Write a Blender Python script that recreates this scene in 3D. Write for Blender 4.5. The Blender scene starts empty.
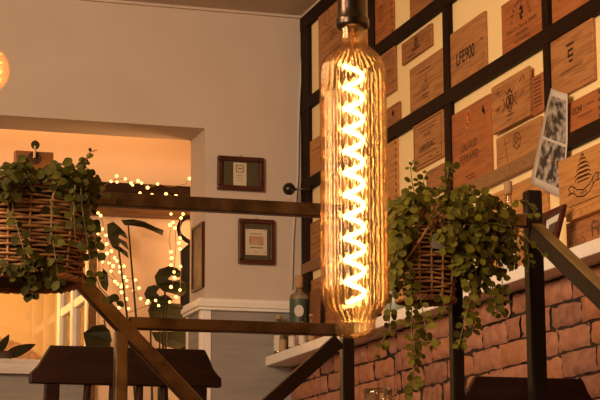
import bpy, math, random
from mathutils import Vector, Matrix
from mathutils.geometry import tessellate_polygon
random.seed(7)
PI = math.pi
S = bpy.context.scene
COL = S.collection

# ------------------------------------------------------------------ camera
CZ = 0.42
FPX = 1856.35
YAW, PITCH, ROLL = math.radians(17.366), math.radians(10.773), math.radians(-0.2386)
fw = Vector((math.sin(YAW) * math.cos(PITCH), math.cos(YAW) * math.cos(PITCH), math.sin(PITCH)))
rt = fw.cross(Vector((0, 0, 1))).normalized()
up = rt.cross(fw)
R_ = rt * math.cos(ROLL) + up * math.sin(ROLL)
U_ = -rt * math.sin(ROLL) + up * math.cos(ROLL)
cd = bpy.data.cameras.new('camera')
cam = bpy.data.objects.new('camera', cd)
COL.objects.link(cam)
cam.matrix_world = Matrix(((R_.x, U_.x, -fw.x, 0), (R_.y, U_.y, -fw.y, 0), (R_.z, U_.z, -fw.z, CZ), (0, 0, 0, 1)))
cd.sensor_width = 36
cd.lens = 36 * FPX / 600
cd.clip_start = 0.05
S.camera = cam
CAM = Vector((0, 0, CZ))

# ------------------------------------------------------------------ world, exposure, big lights
w = bpy.data.worlds.new('world')
S.world = w
w.use_nodes = True
w.node_tree.nodes['Background'].inputs[0].default_value = (1.0, 0.62, 0.36, 1)
w.node_tree.nodes['Background'].inputs[1].default_value = 0.12
S.view_settings.view_transform = 'Standard'
S.view_settings.look = 'None'
S.view_settings.exposure = 0.1
S.view_settings.gamma = 1
S.view_settings.use_curve_mapping = False
cy = S.cycles
cy.max_bounces = 14
cy.diffuse_bounces = 4
cy.glossy_bounces = 4
cy.transmission_bounces = 12
cy.transparent_max_bounces = 16
cy.sample_clamp_indirect = 6
cy.use_denoising = True


def area(name, loc, target, size, power, col, sy=None):
    l = bpy.data.lights.new(name, 'AREA')
    l.energy = power
    l.color = col
    l.shape = 'RECTANGLE'
    l.size = size
    l.size_y = sy or size
    o = bpy.data.objects.new(name, l)
    COL.objects.link(o)
    o.location = loc
    o.rotation_euler = (Vector(target) - Vector(loc)).to_track_quat('-Z', 'Y').to_euler()
    return o


def point(name, loc, power, col, r=0.05):
    l = bpy.data.lights.new(name, 'POINT')
    l.energy = power
    l.color = col
    l.shadow_soft_size = r
    o = bpy.data.objects.new(name, l)
    COL.objects.link(o)
    o.location = loc
    return o


WARM = (1.0, 0.62, 0.33)
area('room_light', (-1.4, 3.5, 2.65), (2.1, 7.4, 1.3), 1.2, 150, (1.0, 0.65, 0.37))
area('room_light_front', (-2.6, 1.4, 1.9), (2.2, 7.0, 1.3), 1.2, 120, (1.0, 0.75, 0.53))
area('bay_light', (2.5, 8.6, 1.75), (0.0, 9.15, 1.7), 0.3, 9, (1.0, 0.54, 0.22), 0.9)
area('bay_upper_fill', (1.3, 8.46, 2.64), (1.3, 9.5, 2.3), 1.6, 6, (1.0, 0.54, 0.22), 0.2)  # unseen area light added behind the lintel to brighten the bay wall
point('outside_fill', (1.0, 10.2, 1.9), 85, (1.0, 0.48, 0.13), 0.2)  # added point light, brightens the wall seen through the bay pane

# ------------------------------------------------------------------ geometry helpers


def ray(px, py):
    return (R_ * (px - 300) + U_ * (200 - py) + fw * FPX)


def PY(px, py, y):
    d = ray(px, py)
    return CAM + d * (y / d.y)


def PX(px, py, x):
    d = ray(px, py)
    return CAM + d * (x / d.x)


CORNER = 8.5
d0 = ray(304.5, 120)
k0 = CORNER / (d0.x * math.sin(YAW) + d0.y * math.cos(YAW))
XW, YB = d0.x * k0, d0.y * k0          # right wall plane, back wall plane
CEIL = PY(304, 17, YB).z
YR = 4.42                                # railing plane


class MB:
    def __init__(s):
        s.v, s.f, s.m = [], [], []

    def add(s, vs, fs, mi=0):
        b = len(s.v)
        s.v += [Vector(v) for v in vs]
        s.f += [[b + i for i in f] for f in fs]
        s.m += [mi] * len(fs)
        return s

    def box(s, a, b, mi=0):
        x0, x1 = sorted((a[0], b[0])); y0, y1 = sorted((a[1], b[1])); z0, z1 = sorted((a[2], b[2]))
        return s.add([(x0, y0, z0), (x1, y0, z0), (x1, y1, z0), (x0, y1, z0), (x0, y0, z1), (x1, y0, z1), (x1, y1, z1), (x0, y1, z1)],
                     [(0, 3, 2, 1), (4, 5, 6, 7), (0, 1, 5, 4), (1, 2, 6, 5), (2, 3, 7, 6), (3, 0, 4, 7)], mi)

    def bar(s, p, q, ref, a, b, mi=0):
        """square bar from p to q; ref = direction of its side b, a the other"""
        p, q = Vector(p), Vector(q)
        d = (q - p).normalized()
        n = Vector(ref)
        n = (n - d * n.dot(d)).normalized()
        t = d.cross(n)
        vs = []
        for c in (p, q):
            for i, j in ((-1, -1), (1, -1), (1, 1), (-1, 1)):
                vs.append(c + t * (i * a / 2) + n * (j * b / 2))
        return s.add(vs, [(3, 2, 1, 0), (4, 5, 6, 7), (0, 1, 5, 4), (1, 2, 6, 5), (2, 3, 7, 6), (3, 0, 4, 7)], mi)

    def tube(s, path, r, n=6, closed=False, mi=0):
        P = [Vector(p) for p in path]
        m = len(P)
        if m < 2:
            return s
        vs, prev = [], None
        for i, p in enumerate(P):
            if closed:
                d = P[(i + 1) % m] - P[i - 1]
            else:
                d = P[min(i + 1, m - 1)] - P[max(i - 1, 0)]
            if d.length < 1e-9:
                d = Vector((0, 0, 1))
            d.normalize()
            if prev is None:
                a = Vector((0, 0, 1)) if abs(d.z) < .9 else Vector((1, 0, 0))
                nn = (a - d * a.dot(d)).normalized()
            else:
                nn = prev - d * prev.dot(d)
                nn = nn.normalized() if nn.length > 1e-6 else d.orthogonal().normalized()
            prev = nn
            t = d.cross(nn)
            rr = r[i] if isinstance(r, (list, tuple)) else r
            for k in range(n):
                an = 2 * PI * k / n
                vs.append(p + (nn * math.cos(an) + t * math.sin(an)) * rr)
        fs = []
        for i in range(m if closed else m - 1):
            j = (i + 1) % m
            for k in range(n):
                l = (k + 1) % n
                fs.append((i * n + k, i * n + l, j * n + l, j * n + k))
        if not closed:
            fs.append(tuple(range(n))[::-1])
            fs.append(tuple((m - 1) * n + k for k in range(n)))
        return s.add(vs, fs, mi)

    def lathe(s, prof, c, n=32, mi=0, flute=None):
        """prof: (r, z) list; flute(z_index, angle) -> radius factor"""
        c = Vector(c)
        vs, fs = [], []
        for i, (r, z) in enumerate(prof):
            for k in range(n):
                an = 2 * PI * k / n
                q = r * (flute(i, an) if flute else 1)
                vs.append(c + Vector((q * math.cos(an), q * math.sin(an), z)))
        for i in range(len(prof) - 1):
            for k in range(n):
                l = (k + 1) % n
                fs.append((i * n + k, i * n + l, (i + 1) * n + l, (i + 1) * n + k))
        return s.add(vs, fs, mi)

    def prism(s, poly, o, ax, ay, t, mi=0):
        """polygon (2D list) in plane o + ax*u + ay*v, thickness vector t"""
        o, ax, ay, t = Vector(o), Vector(ax), Vector(ay), Vector(t)
        n = len(poly)
        base = [o + ax * u + ay * v for u, v in poly]
        tri = tessellate_polygon([[Vector((u, v, 0)) for u, v in poly]])
        vs = base + [b + t for b in base]
        fs = [tuple(f) for f in tri] + [tuple(i + n for i in f[::-1]) for f in tri]
        fs += [(i, i + n, (i + 1) % n + n, (i + 1) % n) for i in range(n)]
        return s.add(vs, fs, mi)

    def sphere(s, c, r, n=10, m=7, mi=0):
        prof = [(max(1e-5, r * math.sin(PI * i / m)), -r * math.cos(PI * i / m)) for i in range(m + 1)]
        return s.lathe(prof, c, n, mi)

    def build(s, name, mats, parent=None, smooth=False, bevel=0):
        me = bpy.data.meshes.new(name)
        off = parent.matrix_world.translation if parent else Vector((0, 0, 0))
        # parents are unrotated empties, kept as world offsets
        base = Vector((0, 0, 0))
        if parent:
            q = parent
            while q:
                base += Vector(q.location)
                q = q.parent
        o = bpy.data.objects.new(name, me)
        if parent:
            o.parent = parent
            loc = Vector((0, 0, 0))
        else:
            xs = [v.x for v in s.v]; ys = [v.y for v in s.v]; zs = [v.z for v in s.v]
            loc = Vector(((min(xs) + max(xs)) / 2, (min(ys) + max(ys)) / 2, min(zs)))
            o.location = loc
        sh = base + loc
        me.from_pydata([tuple(v - sh) for v in s.v], [], s.f)
        for mt in (mats if isinstance(mats, (list, tuple)) else [mats]):
            me.materials.append(mt)
        me.polygons.foreach_set('material_index', s.m)
        if smooth:
            me.polygons.foreach_set('use_smooth', [True] * len(me.polygons))
        me.update()
        COL.objects.link(o)
        if bevel:
            b = o.modifiers.new('bevel', 'BEVEL')
            b.width = bevel
            b.segments = 2
            b.limit_method = 'ANGLE'
        return o


def tag(o, label, cat, group=None, kind=None):
    o['label'] = label
    o['category'] = cat
    if group:
        o['group'] = group
    if kind:
        o['kind'] = kind
    return o


def thing(name, label, cat, loc, group=None):
    o = bpy.data.objects.new(name, None)
    o.empty_display_size = .05
    COL.objects.link(o)
    o.location = loc
    return tag(o, label, cat, group)


def struct(o, label=None):
    o['kind'] = 'structure'
    if label:
        o['label'] = label
    return o


# ------------------------------------------------------------------ materials
def M(name, col, rough=.6, metal=0, spec=.4, noise=None, bump=0, scale=8, stretch=(1, 1, 1), emit=None, es=0, detail=5, coat=0):
    """noise: second colour mixed in by a (stretched) noise"""
    m = bpy.data.materials.new(name)
    m.use_nodes = True
    nt = m.node_tree
    b = nt.nodes['Principled BSDF']
    b.inputs['Base Color'].default_value = (*col, 1)
    b.inputs['Roughness'].default_value = rough
    b.inputs['Metallic'].default_value = metal
    b.inputs['Specular IOR Level'].default_value = spec
    if coat:
        b.inputs['Coat Weight'].default_value = coat
        b.inputs['Coat Roughness'].default_value = .25
    if emit:
        b.inputs['Emission Color'].default_value = (*emit, 1)
        b.inputs['Emission Strength'].default_value = es
    if noise or bump:
        tc = nt.nodes.new('ShaderNodeTexCoord')
        mp = nt.nodes.new('ShaderNodeMapping')
        mp.inputs['Scale'].default_value = stretch
        nt.links.new(tc.outputs['Object'], mp.inputs[0])
        nz = nt.nodes.new('ShaderNodeTexNoise')
        nz.inputs['Scale'].default_value = scale
        nz.inputs['Detail'].default_value = detail
        nt.links.new(mp.outputs[0], nz.inputs['Vector'])
        if noise:
            cr = nt.nodes.new('ShaderNodeValToRGB')
            cr.color_ramp.elements[0].position = .35
            cr.color_ramp.elements[1].position = .65
            cr.color_ramp.elements[0].color = (*noise, 1)
            cr.color_ramp.elements[1].color = (*col, 1)
            nt.links.new(nz.outputs[0], cr.inputs[0])
            nt.links.new(cr.outputs[0], b.inputs['Base Color'])
        if bump:
            bp = nt.nodes.new('ShaderNodeBump')
            bp.inputs['Strength'].default_value = bump
            bp.inputs['Distance'].default_value = .004
            nt.links.new(nz.outputs[0], bp.inputs['Height'])
            nt.links.new(bp.outputs[0], b.inputs['Normal'])
    return m


def wood(name, c1, c2, rough=.55, ax='u', scale=5.0, spec=.3):
    """grain: distorted bands; ax 'u' runs along local x (crate ends), else axis stretch tuple"""
    m = bpy.data.materials.new(name)
    m.use_nodes = True
    nt = m.node_tree
    b = nt.nodes['Principled BSDF']
    b.inputs['Roughness'].default_value = rough
    b.inputs['Specular IOR Level'].default_value = spec
    tc = nt.nodes.new('ShaderNodeTexCoord')
    oi = nt.nodes.new('ShaderNodeObjectInfo')
    mul = nt.nodes.new('ShaderNodeMath')
    mul.operation = 'MULTIPLY'
    mul.inputs[1].default_value = 20
    nt.links.new(oi.outputs['Random'], mul.inputs[0])
    ad = nt.nodes.new('ShaderNodeVectorMath')
    ad.operation = 'ADD'
    nt.links.new(tc.outputs['Object'], ad.inputs[0])
    nt.links.new(mul.outputs[0], ad.inputs[1])
    mp = nt.nodes.new('ShaderNodeMapping')
    mp.inputs['Scale'].default_value = {'u': (1.5, 22, 22), 'z': (10, 10, 1.0), 'x': (1, 10, 10)}[ax]
    nt.links.new(ad.outputs[0], mp.inputs[0])
    nz = nt.nodes.new('ShaderNodeTexNoise')
    nz.inputs['Scale'].default_value = scale
    nz.inputs['Detail'].default_value = 6
    nz.inputs['Distortion'].default_value = 1.2
    nt.links.new(mp.outputs[0], nz.inputs['Vector'])
    cr = nt.nodes.new('ShaderNodeValToRGB')
    cr.color_ramp.elements[0].position = .36
    cr.color_ramp.elements[1].position = .58
    cr.color_ramp.elements[0].color = (*c2, 1)
    cr.color_ramp.elements[1].color = (*c1, 1)
    nt.links.new(nz.outputs[0], cr.inputs[0])
    nt.links.new(cr.outputs[0], b.inputs['Base Color'])
    bp = nt.nodes.new('ShaderNodeBump')
    bp.inputs['Strength'].default_value = .25
    bp.inputs['Distance'].default_value = .002
    nt.links.new(nz.outputs[0], bp.inputs['Height'])
    nt.links.new(bp.outputs[0], b.inputs['Normal'])
    return m


plaster = M('plaster', (.62, .52, .44), .85, noise=(.58, .48, .40), bump=.12, scale=3, spec=.15)
ceiling_m = M('ceiling_paint', (.55, .45, .36), .9, noise=(.5, .41, .33), bump=.3, scale=9, spec=.1)
cream = M('cream_paint', (.95, .74, .38), .7, noise=(.92, .71, .36), scale=2, spec=.2)
white_paint = M('white_paint', (.88, .83, .77), .5, noise=(.84, .79, .72), scale=14)
white_wood = M('white_wood', (.70, .66, .61), .55, noise=(.55, .51, .46), scale=7, stretch=(1, 8, 8))
grey_board = M('grey_board', (.32, .29, .26), .6, noise=(.27, .245, .22), scale=4, stretch=(1, 1, 9))
floor_m = wood('floor_boards', (.20, .11, .06), (.12, .06, .03), .5, 'x')
dark_frame = wood('dark_lath', (.022, .009, .004), (.014, .006, .003), .6, 'z', 5, .08)
oak_lath = wood('oak_lath', (.30, .15, .06), (.18, .085, .03), .5, 'u')
black_wood = wood('black_oak', (.035, .016, .010), (.022, .010, .006), .4, 'u')
bay_plaster = M('bay_plaster', (.70, .50, .34), .85, noise=(.65, .46, .31), scale=2, bump=.1, spec=.1)
outside_m = M('outside_render', (.75, .58, .36), .9, noise=(.66, .5, .3), scale=1.5)
beam_m = wood('beam_oak', (.022, .009, .005), (.013, .006, .003), .7, 'x', 5, .08)
beam_mid = wood('pelmet_oak', (.15, .066, .022), (.09, .04, .013), .5, 'x')
steel = M('steel_tube', (.17, .095, .046), .32, .85, noise=(.07, .038, .018), scale=6, stretch=(3, 3, 3), bump=.05)
steel_dark = M('steel_tube_dark', (.014, .008, .006), .5, .1, spec=.12, noise=(.010, .006, .0045), scale=6)
steel_mid = M('steel_tube_shaded', (.035, .019, .011), .36, .6, spec=.2, noise=(.02, .011, .0065), scale=6)  # same railing steel with dimmer light put into its colour
rail_top = M('handrail_oak', (.175, .105, .030), .5, noise=(.12, .07, .021), scale=5, stretch=(8, 1, 8))
chair_m = wood('stained_oak', (.026, .009, .0055), (.015, .0055, .0035), .45, 'x', 5, .18)
frame_m = wood('mahogany_frame', (.085, .022, .012), (.05, .013, .008), .35, 'x')
mat_green = M('olive_mount', (.075, .06, .028), .7)
paper_m = M('card_paper', (.62, .52, .38), .7)
paper_w = M('photo_paper', (.55, .49, .43), .55)
ink = M('branded_ink', (.035, .013, .006), .75)
ink_soft = M('faded_ink', (.115, .042, .016), .75)
red_ink = M('red_print', (.42, .06, .02), .6)
gold_ink = M('gold_print', (.75, .42, .12), .6)
iron_m = M('black_iron', (.010, .008, .007), .7, spec=.08)
black_plastic = M('black_plastic', (.012, .010, .010), .25, spec=.5)
bronze = M('dark_bronze', (.075, .052, .038), .28, .9)
wicker = M('wicker', (.42, .20, .068), .55, noise=(.19, .085, .028), scale=30, bump=.3)
wicker_in = M('wicker_inside', (.03, .014, .007), .9)
twig = M('twig', (.16, .07, .03), .7)
leaf_m = M('leaf_green', (.13, .13, .030), .45, noise=(.075, .085, .02), scale=22, spec=.45)
leaf_l = M('leaf_dark', (.10, .105, .026), .45, noise=(.05, .06, .015), scale=18, spec=.45)
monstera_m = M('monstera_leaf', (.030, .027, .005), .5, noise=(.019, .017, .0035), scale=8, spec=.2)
stem_m = M('plant_stem', (.16, .12, .045), .6)
brick_mats = [M('brick_%s' % n, c, .9, noise=d, scale=26, bump=1.0, spec=.12) for n, c, d in (
    ('rust', (.39, .18, .112), (.28, .123, .074)), ('rose', (.44, .215, .138), (.33, .15, .093)), ('brown', (.34, .165, .11), (.23, .105, .07)),
    ('orange', (.45, .205, .115), (.35, .153, .08)))]
mortar = M('mortar', (.035, .02, .014), .95, noise=(.02, .012, .009), scale=30, bump=.6)
fairy_m = M('fairy_bulb', (1, .7, .3), .4, emit=(1, .54, .15), es=3.2)
wire_m = M('lamp_wire', (.20, .09, .03), .5)
fil_m = M('hot_filament', (1, .8, .5), .4, emit=(1, .60, .22), es=30)
fil_s = M('hot_filament_small', (1, .8, .5), .4, emit=(1, .62, .25), es=10)
celadon = M('celadon_glaze', (.30, .36, .30), .3)
cork_m = M('cork', (.42, .26, .13), .8)
label_w = M('bottle_label', (.62, .55, .47), .6)
label_g = M('green_label', (.055, .08, .055), .5)
cable_m = M('white_cable', (.62, .55, .47), .5)


def amber_glass(name, tint, mixf, rough=0.0, edge=(.55, .26, .07), glow=None, gloss=.08, ior=1.45):
    """see-through tinted glass: a share refracts, the rest passes straight; darker where it is seen edge-on"""
    m = bpy.data.materials.new(name)
    m.use_nodes = True
    nt = m.node_tree
    nt.nodes.remove(nt.nodes['Principled BSDF'])
    out = nt.nodes['Material Output']
    g = nt.nodes.new('ShaderNodeBsdfGlass')
    g.inputs['Color'].default_value = (*tint, 1)
    g.inputs['IOR'].default_value = ior
    g.inputs['Roughness'].default_value = rough
    t = nt.nodes.new('ShaderNodeBsdfTransparent')
    lw = nt.nodes.new('ShaderNodeLayerWeight')
    lw.inputs[0].default_value = .35
    mc = nt.nodes.new('ShaderNodeMixRGB')
    mc.inputs[1].default_value = (*tint, 1)
    mc.inputs[2].default_value = (*edge, 1)
    nt.links.new(lw.outputs['Facing'], mc.inputs[0])
    nt.links.new(mc.outputs[0], t.inputs[0])
    mx = nt.nodes.new('ShaderNodeMixShader')
    mx.inputs[0].default_value = mixf
    nt.links.new(t.outputs[0], mx.inputs[1])
    nt.links.new(g.outputs[0], mx.inputs[2])
    gl = nt.nodes.new('ShaderNodeBsdfGlossy')
    gl.inputs['Roughness'].default_value = .03
    gl.inputs['Color'].default_value = (1, .85, .65, 1)
    m2 = nt.nodes.new('ShaderNodeMixShader')
    m2.inputs[0].default_value = gloss
    nt.links.new(mx.outputs[0], m2.inputs[1])
    nt.links.new(gl.outputs[0], m2.inputs[2])
    last = m2
    if glow:
        e = nt.nodes.new('ShaderNodeEmission')
        e.inputs['Color'].default_value = (*glow[:3], 1)
        e.inputs['Strength'].default_value = glow[3]
        ad = nt.nodes.new('ShaderNodeAddShader')
        nt.links.new(last.outputs[0], ad.inputs[0])
        nt.links.new(e.outputs[0], ad.inputs[1])
        last = ad
    nt.links.new(last.outputs[0], out.inputs[0])
    return m


glass_bulb = amber_glass('amber_fluted_glass', (1, .93, .79), .10, edge=(.68, .50, .30), glow=(1, .50, .15, .010), gloss=.05, ior=1.3)
glass_globe = amber_glass('amber_globe_glass', (1, .85, .6), .12, glow=(1, .5, .19, .28))
clear_glass = amber_glass('clear_glass', (.96, .93, .88), .55, edge=(.6, .56, .5))
pane_glass = amber_glass('window_pane_glass', (.97, .95, .92), .12, edge=(.8, .78, .75))

# ------------------------------------------------------------------ room shell
XL, YF, ZLOW = -3.3, -2.6, -0.78
YSTEP = 4.25
struct(MB().box((XL, YSTEP, -.1), (XW + .2, YB + .3, 0)).build('floor', floor_m))
struct(MB().box((XL, YF, ZLOW - .1), (XW + .2, YSTEP, ZLOW)).box((XL, YSTEP, ZLOW), (XW + .2, YSTEP + .08, -.1)).build('floor_lower', floor_m))
struct(MB().box((XL, YF, CEIL), (XW + .2, YB + .275, CEIL + .1)).build('ceiling', ceiling_m))
struct(MB().box((XL - .1, YF, ZLOW), (XL, YB, CEIL)).build('wall_left', plaster))
struct(MB().box((XL - .1, YF - .1, ZLOW), (XW + .2, YF, CEIL)).build('wall_front', plaster))
struct(MB().box((XW, YF, ZLOW), (XW + .2, YB + .275, CEIL)).build('wall_right_upper', cream))
# back wall with the wide opening
o_r = PY(205.2, 128.3, YB)
XO, ZO = o_r.x, o_r.z
XOL = -2.4
TH = .275
ch_t = PY(250, 299.5, YB - .03).z
RAIL_H = .052
bw = MB()
bw.box((XO, YB, 0), (XW, YB + TH, CEIL)).box((XOL, YB, ZO), (XO, YB + TH, CEIL)).box((XL, YB, 0), (XOL, YB + TH, CEIL))
struct(bw.build('wall_back', plaster))
# wainscot + chair rail
zb = ch_t - RAIL_H
wn = MB().box((XO, YB - .012, 0), (XW, YB, zb), 0).box((XO - .012, YB - .012, 0), (XO, YB + TH, zb), 0)
wn.box((XO - .016, YB - .018, 0), (XO + .028, YB - .012, zb), 1).box((XO - .018, YB - .016, 0), (XO - .012, YB + .03, zb), 1)
wn.box((XO - .018, YB + TH - .03, 0), (XO - .012, YB + TH, zb), 1)
struct(wn.build('trim_1', [grey_board, white_paint], bevel=.002), 'grey panelled dado with white corner beads')
cr = MB()
for a, b, p in ((0, .022, .030), (.022, .040, .020), (-.014, 0, .022)):
    cr.box((XO - p - .012, YB - p - .012, zb + a + .012), (XW, YB, zb + b + .012))
    cr.box((XO - p - .012, YB - .001, zb + a + .012), (XO, YB + TH, zb + b + .012))
struct(cr.build('trim_2', white_paint, bevel=.003), 'white moulded chair rail')
# ceiling line
cv = MB().box((XOL, YB - .018, CEIL - .012), (XW, YB, CEIL)).box((XW - .02, YF, CEIL - .012), (XW, YB - .02, CEIL))
struct(cv.build('trim_3', plaster))

# ------------------------------------------------------------------ brick lower wall and white ledge
lp = PY(265, 357, YB)
LOFF = XW - lp.x                       # ledge overhang
ZL = lp.z                              # ledge top
XLEDGE = lp.x
LT = .043
struct(MB().box((XLEDGE, 3.0, ZL - LT), (XW, YB, ZL)).build('windowsill_ledge', white_paint, bevel=.004), 'white painted ledge on top of the brick wall')
bo = PY(283, 372, YB)
BOFF = XW - bo.x
ystep = PX(393.5, 350, XW - BOFF).y


def bricks(xf, ya, yb, name):
    m = MB()
    m.box((xf + .012, ya, ZLOW), (XW, yb, ZL - LT), 4)
    z = ZL - LT - .006
    row = 0
    course = .0785
    rnd = random.Random(3 if yb > 8 else 9)
    while z > -.1:
        y = ya - rnd.uniform(0, .2)
        while y < yb:
            L = rnd.choice((.22, .23, .24, .21, .115, .19))
            a, b = max(y, ya), min(y + L - .006, yb)
            if b - a > .02:
                h0, h1 = z - course + .006 + rnd.uniform(-.003, .003), z + rnd.uniform(-.003, .002)
                dx = rnd.uniform(-.006, .005)
                mi = rnd.randrange(4)
                # a rough, pillowy block face
                nu, nv = max(3, int((b - a) / .028)), 5
                ph = rnd.uniform(0, 9)
                vs, fs = [], []
                for j in range(nv + 1):
                    for i in range(nu + 1):
                        u, v = i / nu, j / nv
                        e = min(u * (b - a), (1 - u) * (b - a), v * (h1 - h0), (1 - v) * (h1 - h0))
                        bul = .012 * (1 - math.exp(-e / .0035))
                        wob = .0022 * math.sin(ph + 17 * u + 5 * v) + .002 * math.sin(2 * ph + 9 * v - 11 * u) + rnd.uniform(-.0015, .0015)
                        jy = rnd.uniform(-.002, .002) if 0 < i < nu else rnd.uniform(-.003, .003)
                        vs.append((xf + .011 - bul + dx + wob, a + u * (b - a) + jy, h0 + v * (h1 - h0) + rnd.uniform(-.0018, .0018)))
                for j in range(nv):
                    for i in range(nu):
                        k = j * (nu + 1) + i
                        fs.append((k, k + nu + 1, k + nu + 2, k + 1))
                m.add(vs, fs, mi)
            y += L
        z -= course
        row += 1
    o = m.build(name, brick_mats + [mortar], smooth=True)
    return struct(o, 'red brick wall under the white ledge')


bricks(XW - BOFF + .03, ystep, YB, 'wall_right_far')
bricks(XW - BOFF, 3.0, ystep, 'wall_right')
struct(MB().box((XW - BOFF, YF, ZLOW), (XW, 3.0, ZL - LT)).build('wall_right_near', brick_mats[0]))

# ------------------------------------------------------------------ lath grid on the right wall
BT = .022
xf = XW - BT


def zavg(pts):
    return sum(PX(a, b, xf).z for a, b in pts) / len(pts)


b1l = zavg([(443, 7), (395, 43)])
b2u, b2l = zavg([(443, 93), (543, 29)]), zavg([(443, 107), (544.4, 44.4)])
b3u, b3l = zavg([(480, 178), (570, 131)]), zavg([(480, 188), (570, 150)])
bh = b2u - b2l
b1u = b1l + bh
grid_rows = [(b1l, b1u), (b2l, b2u), (b3l, b3u)]
cols = []
for a, b in ((304.6, 307.6), (368, 374), (443, 449), (543.3, 549.5)):
    cols.append((PX(b, 100, xf).y, YB - .002 if a < 306 else PX(a, 100, xf).y))
print('XW', XW, 'YB', YB, 'CEIL', CEIL, 'ledge', LOFF, ZL, 'brick', BOFF, 'rows', grid_rows, 'cols', cols, 'opening', XO, ZO, 'rail', ch_t)
k = 4
yend = 3.2
for (z0, z1) in grid_rows:
    if z0 == b3l:
        ysp = cols[3][1]
        struct(MB().box((xf, ysp, z0), (XW, YB - .001, z1)).build('trim_%d' % k, oak_lath, bevel=.002), 'mid brown oak lath across the panelled wall')
        k += 1
        struct(MB().box((xf, yend, z0), (XW, ysp, z1)).build('trim_%d' % k, dark_frame, bevel=.002), 'dark horizontal lath across the panelled wall')
    else:
        struct(MB().box((xf, yend, z0), (XW, YB - .001, z1)).build('trim_%d' % k, dark_frame, bevel=.002), 'dark horizontal lath across the panelled wall')
    k += 1
struct(MB().box((xf, yend, CEIL - .075), (XW, YB - .001, CEIL - .012)).build('trim_%d' % k, dark_frame, bevel=.002), 'dark horizontal lath below the ceiling')
k += 1
edges = [(ZL, b3l), (b3u, b2l), (b2u, b1l), (b1u, CEIL - .075)]
for i, (ya, yb) in enumerate(cols):
    m = MB()
    for z0, z1 in edges:
        if i == 3 and z0 == ZL:
            continue
        m.box((xf + .003, ya, z0), (XW, yb, z1))
    struct(m.build('trim_%d' % k, dark_frame), 'dark vertical lath on the panelled wall')
    k += 1

# ------------------------------------------------------------------ crate ends on the right wall
crate_mats = [wood('crate_pine_%s' % n, a, b, .6, 'u', s) for n, a, b, s in (
    ('tan', (.45, .205, .07), (.29, .12, .04), 3), ('brown', (.37, .155, .052), (.22, .085, .029), 4),
    ('rust', (.41, .14, .04), (.29, .092, .027), 3), ('honey', (.55, .26, .08), (.39, .17, .05), 3), ('dark', (.27, .11, .04), (.18, .07, .026), 5))]
edge_m = M('crate_edge', (.50, .27, .10), .6)
ROT = Matrix(((0, 0, -1), (-1, 0, 0), (0, 1, 0))).to_4x4()      # local x -> -Y, y -> +Z, z -> -X


def crate(tl, br, mat, label, off=.0125, t=.012, rest=None, dovetail=False, name='crate_panel'):
    """crate end: two picture corners laid onto the plane `off` in front of the wall"""
    x = XW - off
    a, b = PX(*tl, x), PX(*br, x)
    z0 = b.z if rest is None else rest
    yl, yr, z1 = a.y, b.y, a.z
    W, H = yl - yr, z1 - z0
    m = MB()
    m.box((-W / 2, -H / 2, -t), (W / 2, H / 2, 0))
    if dovetail:
        n = max(4, int(H / .028))
        for i in range(n):
            yy = -H / 2 + (i + .5) * H / n
            m.box((W / 2 - .012, yy - H / n * .25, -.001), (W / 2 + .0005, yy + H / n * .25, .0008), 1)
    me = bpy.data.meshes.new(name)
    me.from_pydata([tuple(v) for v in m.v], [], m.f)
    me.materials.append(crate_mats[mat])
    me.materials.append(ink_soft)
    me.polygons.foreach_set('material_index', m.m)
    o = bpy.data.objects.new(name, me)
    COL.objects.link(o)
    o.matrix_world = Matrix.Translation((x, (yl + yr) / 2, (z0 + z1) / 2)) @ ROT
    bv = o.modifiers.new('bevel', 'BEVEL')
    bv.width = .0015
    bv.segments = 1
    tag(o, label, 'crate panel', 'printed wooden crate ends on the lath wall')
    o['W'], o['H'] = W, H
    return o


def child_mesh(parent, name, m, mat, smooth=False):
    me = bpy.data.meshes.new(name)
    me.from_pydata([tuple(v) for v in m.v], [], m.f)
    for q in (mat if isinstance(mat, list) else [mat]):
        me.materials.append(q)
    me.polygons.foreach_set('material_index', m.m)
    if smooth:
        me.polygons.foreach_set('use_smooth', [True] * len(me.polygons))
    o = bpy.data.objects.new(name, me)
    COL.objects.link(o)
    o.parent = parent
    return o


def letters(parent, body, u, v, size, mat=None, rot=0, width=1.0, z=.0008, name='lettering', spacing=1.0, ex=.0004, bold=0.0):
    """real lettering: u, v in fractions of the board (centre 0), size in board heights"""
    c = bpy.data.curves.new('t', 'FONT')
    c.body = body
    c.align_x = 'CENTER'
    c.align_y = 'CENTER'
    c.size = 1
    c.offset = bold
    c.space_character = spacing
    to = bpy.data.objects.new('t', c)
    COL.objects.link(to)
    me = bpy.data.meshes.new_from_object(to.evaluated_get(bpy.context.evaluated_depsgraph_get()))
    bpy.data.objects.remove(to)
    W, H = parent['W'], parent['H']
    s = size * H
    cs, sn = math.cos(rot), math.sin(rot)
    for vt in me.vertices:
        a, b = vt.co.x * s * width, vt.co.y * s
        vt.co = (u * W + a * cs - b * sn, v * H + a * sn + b * cs, z)
    me.materials.clear()
    me.materials.append(mat or ink)
    o = bpy.data.objects.new(name, me)
    COL.objects.link(o)
    o.parent = parent
    return o


def arc_letters(parent, body, u, v, rad, a0, a1, size, mat=None):
    W, H = parent['W'], parent['H']
    objs = []
    bm_v, bm_f = [], []
    for i, chx in enumerate(body):
        an = a0 + (a1 - a0) * i / (len(body) - 1)
        o = letters(parent, chx, u + rad * H * math.cos(an) / W, v + rad * math.sin(an), size, mat, an - PI / 2)
        b = len(bm_v)
        bm_v += [tuple(q.co) for q in o.data.vertices]
        bm_f += [[b + k for k in p.vertices] for p in o.data.polygons]
        bpy.data.objects.remove(o)
    me = bpy.data.meshes.new('lettering')
    me.from_pydata(bm_v, [], bm_f)
    me.materials.append(mat or ink)
    o = bpy.data.objects.new('lettering', me)
    COL.objects.link(o)
    o.parent = parent
    return o


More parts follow.
